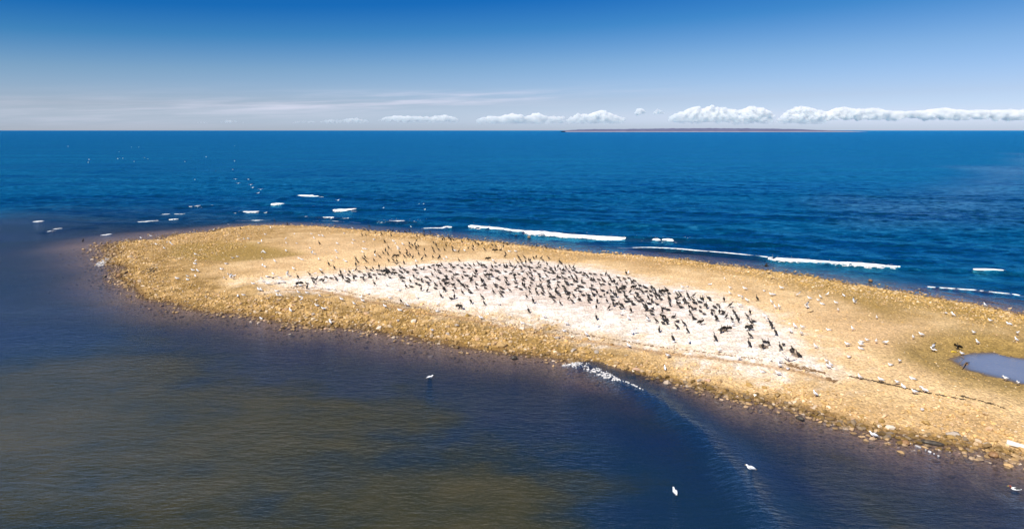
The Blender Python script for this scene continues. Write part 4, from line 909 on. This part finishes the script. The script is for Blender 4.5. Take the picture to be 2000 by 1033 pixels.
COR_SRC = [
 (400,420,7.948,[(1778,430),(1920,748),(1625,905),(1440,945),(1820,885),(1278,125),(1080,75),(550,200)]),
 (640,420,7.948,[(645,170),(575,222),(635,240),(740,265),(530,295),(590,300),(830,280),(965,225),(940,245),(1015,235),(1105,240),(1200,250),(1220,260),(1270,230),(985,305),(1490,250),(1590,255),(1380,315),(1495,300),(1780,370),(1800,350),(1880,340),(1905,370),(1950,378),(880,400),(1265,430),(1310,455),(1355,440),(1405,470),(1380,385),(1280,492),(1370,515),(1380,490),(1500,520),(1640,415),(1680,450),(1835,460),(1625,500),(1645,550),(1720,525),(1810,525),(1935,490),(1940,535),(940,495),(898,537),(860,575),(735,565),(932,590),(805,635),(1018,630),(1065,622),(1115,570),(1190,630),(1225,540),(1230,580),(1240,620),(1275,600),(1325,640),(1410,585),(1515,620),(1630,635),(1465,670),(1735,630),(1725,655),(945,700),(1018,688),(1070,695),(1180,725),(715,685),(435,665),(575,640),(560,672),(600,710),(470,720),(435,750),(1120,800),(795,785),(700,815),(600,815),(770,860),(830,858),(670,855),(440,830),(490,870),(335,872),(195,870),(15,745),(100,805),(1765,755),(1640,785),(1710,780),(1375,775),
  (905,830),(900,860),(1020,845),(1130,870),(1190,850),(1240,870),(1330,850),(1360,840),(1450,830),(1495,810),(1570,810),(1660,840),(1820,810),(1890,760),(1940,800),(1840,860),(1900,880),(1740,890),(1720,860),(1620,910),(1390,890),(1330,930),(1240,900),(1150,890),(1110,920),(1030,890),(980,900),(940,890),(870,920),(800,910),(720,930),(650,900),(640,930),(570,920),(560,950),(420,940),(400,970),(320,930),(300,970),(220,930),(190,930),(230,965),(120,960),(130,1000),(50,985),(300,1010),(330,1000),(520,970),(560,1000),(660,965),(760,980),(960,960),(1150,970),(1280,1010),(1400,990),(1460,1000),(1530,970),(1590,1000),(1710,970),(1700,960),(1830,940),(1850,980),(1930,980)]),
 (880,420,7.948,[(25,495),(30,535),(130,550),(175,405),(280,500),(350,475),(345,520),(375,410),(430,450),(490,435),(280,380),(645,460),(705,475),(825,420),(820,475),(880,445),(530,525),(690,535),(780,535),(850,580),(850,625),(1335,465),(1480,490),(585,665),(130,690),(1055,645),(1085,690),(1145,645),(1165,715),(1105,745),(1215,680),(1240,690),(1285,650),(1330,640),(1405,655),(1430,690),(1525,660),(1690,715),(1720,735),(1370,735),(1395,770),(1495,745),(1245,740),(1045,725),(925,740),(695,735),(435,750),(1670,785),(1785,795),(1845,780),(1910,790),(1925,820),
  (10,770),(50,800),(110,770),(170,810),(220,770),(300,775),(280,830),(360,760),(510,770),(480,775),(540,800),(640,790),(700,800),(760,770),(830,775),(850,800),(870,780),(930,780),(960,790),(1010,800),(1080,800),(1100,830),(1120,870),(1140,790),(1210,800),(1250,810),(1230,840),(1340,810),(1380,800),(1300,870),(1470,830),(1460,860),(1550,810),(1550,850),(1590,860),(1620,820),(1600,890),(1700,830),(1750,840),(1840,870),(1760,860),(1900,850),(1950,880),(1940,930),(970,850),(850,870),(730,860),(700,870),(630,860),(540,860),(530,920),(600,920),(640,920),(760,890),(940,900),(985,930),(1060,910),(1190,910),(1230,890),(1260,930),(1370,910),(1380,940),(1490,930),(1520,890),(1580,900),(1660,940),(1740,900),(1740,950),(1780,990),(1840,970),(1880,940),(1910,990),(1960,980),(390,870),(380,900),(210,880),(230,930),(100,910),(60,920),(40,960),(180,950),(260,940),(310,970),(320,990),(370,940),(480,980),(500,1010),(590,980),(720,970),(740,1000),(850,960),(870,1000),(1000,980),(1140,970),(1120,1010),(1240,980),(1280,1000),(1390,1000),(1430,990),(1520,1010),(1610,990),(1690,970),(1960,1020),(110,1000)]),
 (460,530,7.948,[(985,180),(1115,225),(1110,182),(1195,115),(1255,115),(1210,155),(1330,130),(1370,130),(1400,90),(1740,165)]),
 (700,530,7.948,[(30,105),(70,120),(245,175),(655,95),(700,100),(690,155),(735,220),(820,230),(810,130),(890,180),(940,200),(925,110),(985,145),(975,255),(1070,165),(1090,210),(1075,275),(1050,95),(1110,125),(1190,180),(1210,220),(1190,265),(1230,90),(1310,150),(1270,180),(1330,130),(1350,180),(1320,265),(1340,290),(1370,90),(1380,105),(1400,180),(1460,200),(1480,190),(1450,100),(1500,260),(1470,295),(1550,140),(1590,180),(1610,210),(1640,230),(1680,215),(1610,310),(1720,280),(1735,320),(1760,100),(1750,130),(1830,190),(1830,240),(1900,110),(1910,140),(1950,200),(1970,260),(1280,365),(1490,370),(1440,415),(1740,450),(1920,385),(1950,475),(1575,530),(655,440)]),
 (940,530,7.948,[(60,190),(20,220),(75,270),(185,300),(220,200),(230,230),(300,250),(330,260),(320,310),(305,350),(440,275),(385,170),(420,200),(535,170),(640,180),(670,200),(545,230),(610,280),(680,240),(775,180),(740,250),(750,300),(760,220),(850,260),(860,315),(940,245),(960,290),(945,345),(920,200),(880,220),(1045,200),(1060,230),(1040,170),(1030,220),(1070,350),(1075,400),(1110,400),(1130,440),(1165,260),(1155,310),(1190,335),(1220,375),(1190,205),(1200,155),(1270,225),(1300,260),(1310,300),(1330,345),(1350,320),(1340,200),(1300,150),(1320,170),(1400,190),(1450,160),(1460,280),(1510,230),(1500,250),(1560,230),(1530,300),(1590,180),(1580,360),(1430,360),(1360,400),(1410,450),(1520,410),(1525,440),(1660,360),(1670,410),(1660,440),(1690,425),(1700,270),(1740,270),(1720,210),(1750,350),(1790,310),(1730,340),(1800,440),(1850,380),(1880,290),(1890,200),(1910,350),(1850,195),(700,370),(800,440),(1225,475),(730,590),(1785,530),(1785,690),
  (1540,20),(1600,20),(1590,60),(1690,40),(1760,50),(1710,100),(1710,140),(1750,120),(1820,130),(1880,110),(1900,150),(1860,55),(1560,140),(1640,60)]),
 (1180,530,7.948,[(30,20),(70,70),(90,100),(120,150),(150,150),(200,185),(80,190),(215,85),(250,130),(310,115),(380,105),(345,165),(430,150),(465,150),(440,170),(310,220),(300,240),(270,260),(190,240),(100,285),(220,290),(230,310),(310,310),(410,300),(470,230),(510,260),(550,210),(555,265),(590,300),(620,240),(640,245),(655,310),(730,235),(770,250),(790,290),(720,300),(860,300),(890,330),(830,360),(790,340),(800,385),(850,380),(940,300),(960,260),(1000,330),(50,315),(150,340),(180,350),(120,385),(110,375),(320,370),(340,375),(500,340),(520,370),(540,400),(480,400),(680,385),(720,360),(40,440),(130,430),(370,420),(340,460),(390,460),(430,470),(450,500),(540,455),(580,445),(610,500),(650,520),(690,490),(740,430),(750,470),(880,430),(820,500),(1000,420),(1010,400),(1020,490),(140,485),(200,490),(260,505),(290,535),(80,545),(250,565),(410,590),(640,565),(660,560),(755,565),(900,590),(910,560),(985,585),(725,610),(740,650),(900,680),(670,705),(810,750),(970,730),(940,750),(910,800),(980,790),(1080,695),(1140,775),(1240,795),(1130,840),(855,885),(1290,895),(1060,1010),(1720,1015),(1180,345),(1135,350),(1110,420),(1150,400),(1130,470),(1165,495),(1190,545),(1290,345),(1310,390),(1250,420),(1230,430),(1260,480),(1290,490),(1390,360),(1380,430),(1385,470),(1420,480),(1500,410),(1530,420),(1480,465),(1490,550),(1570,515),(1590,520),(1320,530),(1360,555),(1410,580),(1330,620),(1490,615),(1550,660),(1380,700),(1400,725),(1510,770),(1620,400),(1640,430),(1860,420),(1710,555),(1760,520),(1790,540),(1680,605),(1670,640),(1790,605),(1840,620),(1850,645),(1900,680),(1730,700),(1750,720),(1960,510),(1820,890),(1910,870),(340,15)]),
 (1400,530,7.948,[(260,610),(300,680),(340,740),(235,735),(515,615),(475,680),(535,785),(570,760),(625,405),(490,850),(525,880),(520,980),(830,790),(860,825),(910,930)]),
 (1640,560,7.948,[(1830,905)]),
 (1400,650,7.948,[(745,125),(800,135),(715,190),(985,205),(1035,180),(1160,285),(1180,240),(1270,320),(500,150)]),
 (0,240,3.974,[(645,910),(1675,373),(1482,268)]),
]
def to_px(src, gap):
    out = []
    for ox, oy, k, pts in src:
        for x, y in pts:
            u, v = ox + x / k, oy + y / k
            if all(abs(u - a) > gap or abs(v - b) > gap for a, b in out): out.append((u, v))
    return out
gulls = to_px(GULL_SRC, 2.4); cors = to_px(COR_SRC, 1.7)
ORD = ['first','second','third','fourth','fifth','sixth','seventh','eighth','ninth','tenth','eleventh','twelfth','thirteenth','fourteenth','fifteenth','sixteenth','seventeenth','eighteenth']
NUM = ['no','one','two','three','four','five','six','seven','eight','nine','ten','eleven','twelve','thirteen','fourteen','fifteen','sixteen','seventeen','eighteen']

def place(name, mesh, u, v, heading, scale, up, z_extra=0.0, fly=None):
    if fly is None: P = on_ground(u, v, up)
    else: q = flat(u, v, fly); P = np.array([q[0], q[1], fly])
    if P[2] < 0.01: P[2] = float(crest_z(P[:1], P[1:2])[0])
    o = link(name, mesh); o.location = (P[0], P[1], P[2] + z_extra); o.rotation_euler = (0, 0, heading); o.scale = (scale,) * 3
    return o
# ---- gulls
GZONES = [   # (where, test) - the first that fits; each holds few enough to count from the left
 ('in the shallows above the left tip', lambda u, v: v < 466 and u < 320),
 ('at the waterline of the far left shore', lambda u, v: v < 448 and u < 760),
 ('at the far waterline above the colony', lambda u, v: (v < 464 and 780 < u < 900)),
 ('clustered beside the dark weedy hollow', lambda u, v: u < 350 and v < 490),
 ('on the weedy left end of the island', lambda u, v: u < 450 and v < 522),
 ('on the left cobbles, upper group', lambda u, v: u < 470 and v < 551),
 ('on the left cobbles, lower group', lambda u, v: u < 490 and v < 580),
 ('on the far left gravel, highest group', lambda u, v: u < 640 and v < 479),
 ('on gravel left of centre, second row', lambda u, v: u < 640 and v < 495),
 ('on gravel left of centre, third row', lambda u, v: u < 640 and v < 512),
 ('above the left point of the white patch', lambda u, v: u < 640 and v < 536),
 ('just left of the white patch point', lambda u, v: u < 570 and v < 556),
 ('below the white patch point, upper row', lambda u, v: u < 640 and v < 572),
 ('below the white patch point, lower row', lambda u, v: u < 660 and v < 584),
 ('among near left shore cobbles', lambda u, v: u < 720 and v > 580 and u < 715),
 ('on gravel above the colony, upper left', lambda u, v: 640 <= u < 800 and v < 482),
 ('on gravel above the colony, lower left', lambda u, v: 640 <= u < 790 and v < 535),
 ('on gravel above the middle of the colony', lambda u, v: 760 <= u < 1300 and v < 535),
 ('on the left strip of the white patch', lambda u, v: 640 <= u < 790 and v < 590),
 ('below the left half of the white patch', lambda u, v: 700 <= u < 870 and v < 650),
 ('on the lower edge of the white patch', lambda u, v: 840 <= u < 1120 and v < 660),
 ('on the near beach below the middle colony', lambda u, v: 1000 <= u < 1300 and 610 < v < 700),
 ('in the white gull row behind the colony', lambda u, v: 1300 < u < 1345 and v < 575),
 ('on the far beach behind the right colony', lambda u, v: 1320 <= u < 1470 and v < 600),
 ('on the far beach, middle flock, upper row', lambda u, v: 1470 <= u < 1660 and v < 582),
 ('on the far beach, middle flock, lower row', lambda u, v: 1470 <= u < 1660 and v < 612),
 ('right of the last cormorants', lambda u, v: 1470 <= u < 1640 and v < 680),
 ('among cormorants on the right white patch', lambda u, v: 1180 <= u < 1480 and v < 650),
 ('on the beach below the right white patch', lambda u, v: 1280 <= u < 1470 and v < 730),
 ('around the brown seaweed clump', lambda u, v: 1470 <= u < 1640 and v < 735),
 ('on the right beach, upper scatter', lambda u, v: 1640 <= u < 1790 and v < 660),
 ('on the right beach, middle scatter', lambda u, v: 1640 <= u < 1800 and v < 715),
 ('between the far shore and the puddle', lambda u, v: 1800 <= u and v < 650),
 ('close around the puddle', lambda u, v: 1800 <= u and v < 760),
 ('on the dark seaweed line', lambda u, v: 1640 <= u < 1830 and v < 768),
 ('on near cobbles right of centre', lambda u, v: True)]
WZONES = [('far out on the left sea', lambda u, v: u < 265 and v < 330), ('far out left of the sea centre', lambda u, v: u < 470 and v < 340),
          ('low over the waves beyond the left tip', lambda u, v: u < 560), ('among breakers off the island top', lambda u, v: True)]
def zone_of(zs, u, v):
    for i, (ph, f) in enumerate(zs):
        if f(u, v): return i
single = {(840,735): 'white gull floating alone off the middle of the near shore', (1465,925): 'white gull floating on the light streak near the bottom right', (1318,958): 'white gull floating nearest the bottom edge, seen end on',
          (1706,849): 'white gull standing in the shallows by the right near shore'}
def add_gull(u, v, pose, heading, label, z_extra=0.0, fly=None, sc=None, name='gull', cat='gull', group='gulls on and around the island'):
    body, wings, bill, legs = GUL[pose]
    sc = sc or random.uniform(.92, 1.14)
    o = place(name, body, u, v, heading, sc, {'standing': .26, 'alert': .28, 'resting': .13, 'duck': .1, 'flapping': .3}.get(pose, 0), z_extra, fly)
    tag(o, label, cat, group)
    dist = math.sqrt(o.location.x ** 2 + o.location.y ** 2 + 400)
    for wg in wings: link('wing', wg, o)
    if dist < 110: link('bill', bill, o)
    if dist < 85:
        for lg in legs: link('leg', lg, o)
    return o
random.seed(21)
POSE_WORD = {'standing': 'standing', 'alert': 'upright', 'resting': 'sitting', 'flapping': 'wing-raising', 'flying': 'flying'}
def counted(points, zones, posef):
    zs = {}
    for p in points: zs.setdefault(zone_of(zones, *p), []).append(p)
    for zi, pts in zs.items():
        pts.sort(); n = len(pts)
        for k, (u, v) in enumerate(pts):
            pose = posef(u, v); w_ = POSE_WORD[pose]
            where = zones[zi][0]
            if n == 1: lab = f'{w_} white gull, the only one {where}'
            elif n <= 18: lab = f'{w_} white gull, {ORD[k]} of {NUM[n]} from left {where}'
            else: lab = f'white {w_} gull {where}'
            yield u, v, pose, lab, n, where
ALERT = set()
for u, v, pose, lab, n, where in counted(gulls, GZONES, lambda u, v: random.choices(['standing', 'alert', 'resting', 'flapping'], [.50, .26, .20, .04])[0]):
    if 'shallows' in where and pose == 'resting': pose = 'standing'; lab = lab.replace('sitting', 'standing')
    h = math.pi + random.gauss(0, .65) if random.random() < .8 else random.uniform(0, 6.28)
    add_gull(u, v, pose, h, lab)
for u, v, pose, lab, n, where in counted(WATER_GULLS, WZONES, lambda u, v: 'flying' if (450 < u < 520 and v > 340) or (u, v) == (660, 391) else 'resting'):
    add_gull(u, v, pose, random.uniform(0, 6.28), lab.replace('sitting', 'floating'), -.05, 3.0 if pose == 'flying' else None, sc=1.35 if v > 330 else 1.8)
for (u, v), lab in single.items():
    h = {840: 0.25, 1465: 2.7, 1318: 1.7, 1706: 2.6}[u]
    add_gull(u, v, 'standing' if u == 1706 else 'resting', h, lab, 0 if u == 1706 else -.05, sc=1.12)
add_gull(1982, 953, 'duck', math.pi - .25, 'white-bodied duck with chestnut head swimming at the right bottom corner', -.04, sc=1.15, name='duck', cat='duck', group=None)

# ---- cormorants: the 300 nearest (and the lone ones) each a thing, the far crowd one mass
random.seed(5)
CP = {'upright': 'standing upright', 'leaning': 'leaning forward', 'sitting': 'sitting low', 'dozing': 'hunched and brownish', 'drying': 'with open wings'}
arr = np.array(cors); dd_ = np.hypot(arr[:, None, 0] - arr[None, :, 0], (arr[:, None, 1] - arr[None, :, 1]) * 1.3); np.fill_diagonal(dd_, 1e9); iso = dd_.min(1)
def in_crowd(u, v): q = flat(u, v, 1.1); return float(sdf(q[:1], q[1:], GUANO)[0]) > 0.3
LONE = [(623.7,474.1),(641.5,514.1),(604.5,533.9),(581.2,538.9),(560.8,435.7),(535.9,429.4),(469.2,445.2),(162.3,469.0),(1870.2,673.9)]
def is_lone(u, v): return any(abs(u - a) < 2.5 and abs(v - b) < 2.5 for a, b in LONE)
rank = sorted(range(len(cors)), key=lambda i: (not is_lone(*cors[i]), -cors[i][1]))
single_c = rank[:296]; mass = rank[296:]
CZ = [("at the left end", lambda u: u < 850), ("left of centre", lambda u: u < 960), ("at the centre", lambda u: u < 1080), ("right of centre", lambda u: u < 1190),
      ("in the right colony", lambda u: u < 1290), ("near the right end", lambda u: u < 1400), ("at the thin right tip", lambda u: True)]
IZ = [('below the left half of the colony', lambda u, v: u < 1000 and v > 572), ('in front of the middle of the colony', lambda u, v: u < 1200 and v > 590), ('before the right half of the colony', lambda u, v: u < 1330 and v > 600),
      ('on the near edge, right white patch', lambda u, v: u < 1450 and v > 625), ('at the far right colony tip', lambda u, v: u > 1450 and v > 640), ('on sand behind the right end', lambda u, v: u > 1330 and v > 560),
      ('on the sand behind the colony', lambda u, v: True)]
def cor_pose(i):
    u, v = cors[i]
    if iso[i] > 11: return random.choices(['upright', 'leaning', 'drying', 'sitting'], [.55, .33, .06, .06])[0]
    if in_crowd(u, v): return random.choices(['upright', 'leaning', 'sitting', 'dozing', 'drying'], [.15, .15, .36, .31, .03])[0]
    return random.choices(['upright', 'leaning', 'drying'], [.6, .36, .04])[0]
def cor_head():
    return math.pi + random.gauss(0, .6) if random.random() < .62 else random.uniform(0, 6.28)
lone_lab = {623: 'lone black cormorant on gravel left above the white patch, upper one', 641: 'lone black cormorant on gravel left above the white patch, lower one', 604: 'lone black cormorant leaning at the upper edge of the white patch point',
            581: 'lone black cormorant at the very left of the white patch', 560: 'lone black cormorant in the shallows off the left top shore, right one', 535: 'lone black cormorant in the shallows off the left top shore, left one',
            469: 'lone black cormorant on the left top shoreline', 162: 'lone black cormorant in the shallows far off the left tip', 1870: 'lone black cormorant with wings half open beside the puddle'}
poses = {i: cor_pose(i) for i in range(len(cors))}
iz = {}
for i in single_c:
    if iso[i] > 11 and not is_lone(*cors[i]):
        iz.setdefault(next(k for k, (p_, f) in enumerate(IZ) if f(*cors[i])), []).append(i)
labels = {}
for k, ids in iz.items():
    ids.sort(key=lambda i: cors[i])
    for r_, i in enumerate(ids): labels[i] = f'black cormorant {CP[poses[i]]}, {ORD[r_] if r_ < 18 else "one"} from left {IZ[k][0]}'
cz = {}
for i in single_c:
    if i not in labels and not is_lone(*cors[i]): cz.setdefault(next(k for k, (p_, f) in enumerate(CZ) if f(cors[i][0])), []).append(i)
for k, ids in cz.items():
    ids.sort(key=lambda i: -(cors[i][1] - .2 * cors[i][0])); n3 = (len(ids) + 2) // 3
    for row, nm in enumerate(('front', 'middle', 'back')):
        for ps in CP:
            sub = sorted([i for i in ids[row * n3:(row + 1) * n3] if poses[i] == ps], key=lambda i: cors[i])
            for r_, i in enumerate(sub):
                labels[i] = f'black cormorant {CP[ps]}, {(ORD[r_] + " from left") if len(sub) > 1 else "the only one"}, {nm} crowd rows {CZ[k][0]}'
GRP = 'cormorants of the colony'
UPC = {'upright': .42, 'leaning': .38, 'sitting': .22, 'dozing': .16, 'drying': .42}
for i in single_c:
    u, v = cors[i]; ps = poses[i]; h = cor_head()
    if is_lone(u, v):
        lab = next(l for k_, l in lone_lab.items() if abs(u - k_) < 3)
        ps = 'drying' if u > 1800 else ('leaning' if 'leaning' in lab else 'upright')
        if u > 1800: h = math.pi + .3
    else: lab = labels[i]
    tag(place('cormorant', COR[ps], u, v, h, random.uniform(.80, .97), UPC[ps]), lab, 'cormorant', GRP)
# in the air and with spread wings
tag(place('cormorant', COR['flying'], 1497, 519.5, math.pi - .35, 1.25, 0, fly=1.6), 'black cormorant flying low over the water at the right far shore', 'cormorant', GRP)
tag(place('cormorant', COR['flying'], 640 + 1075 / 7.948, 420 + 755 / 7.948, 1.35, 1.0, 0, fly=2.0), 'black cormorant in flight just above the sand behind the colony', 'cormorant', GRP)
tag(place('cormorant', COR['flying'], 400 + 1060 / 7.948, 420 + 978 / 7.948, 1.9, 1.05, 0, fly=1.7), 'black cormorant landing with spread wings left of the white patch', 'cormorant', GRP)
# the rest of the crowd
def tri_arrays(me):
    me.calc_loop_triangles(); n = len(me.vertices); v = np.empty(n * 3, np.float32); me.vertices.foreach_get('co', v)
    k = len(me.loop_triangles); f = np.empty(k * 3, np.int32); me.loop_triangles.foreach_get('vertices', f); m = np.empty(k, np.int32); me.loop_triangles.foreach_get('material_index', m)
    return v.reshape(-1, 3), f.reshape(-1, 3), m
TA = {k: tri_arrays(m) for k, m in COR.items()}
VV, FF, MM, off = [], [], [], 0
for i in mass:
    u, v = cors[i]; ps = poses[i]; ve, fa, mi = TA[ps]; P = on_ground(u, v, UPC[ps]); h = cor_head(); s_ = random.uniform(.80, .97)
    c, sn = math.cos(h) * s_, math.sin(h) * s_
    VV.append(np.stack([ve[:, 0] * c - ve[:, 1] * sn + P[0], ve[:, 0] * sn + ve[:, 1] * c + P[1], ve[:, 2] * s_ + P[2]], 1)); FF.append(fa + off); off += len(ve)
    MM.append(np.where(mi == 0, 3 if ps == 'dozing' else 0, mi))
me = mesh_np('cormorant_flock', np.concatenate(VV), np.concatenate(FF), [M_black, M_brownw, M_billd, M_greyb])
me.polygons.foreach_set('material_index', np.concatenate(MM).astype(np.int32))
tag(link('cormorant_flock', me), 'far part of the black cormorant crowd on the white patch and gravel behind', 'cormorant flock', kind='stuff')

# nests one can make out
nv = bigico[0] * np.array([.42, .42, .13]); nv = nv * (1 + .18 * rng.standard_normal((len(nv), 1)))
nest = mesh_np('nest', nv, bigico[1], [simple('nest_twigs', (0.13, 0.09, 0.06), (0.26, 0.19, 0.13), 0.95, 14.0, 0.8)], False)
for u, v, lab in [(1490.5, 677.5, 'brown nest mound under the cormorant at the right end of the patch'), (1555, 694, 'brown nest mound between three cormorants at the right tip'), (1410, 645, 'flat brown nest mound left of the tall leaning cormorant')]:
    P = on_ground(u, v); o = link('nest', nest); o.location = (P[0], P[1], P[2] + .03); o.rotation_euler = (0, 0, random.uniform(0, 6)); tag(o, lab, 'nest', 'nest mounds at the right end of the colony')
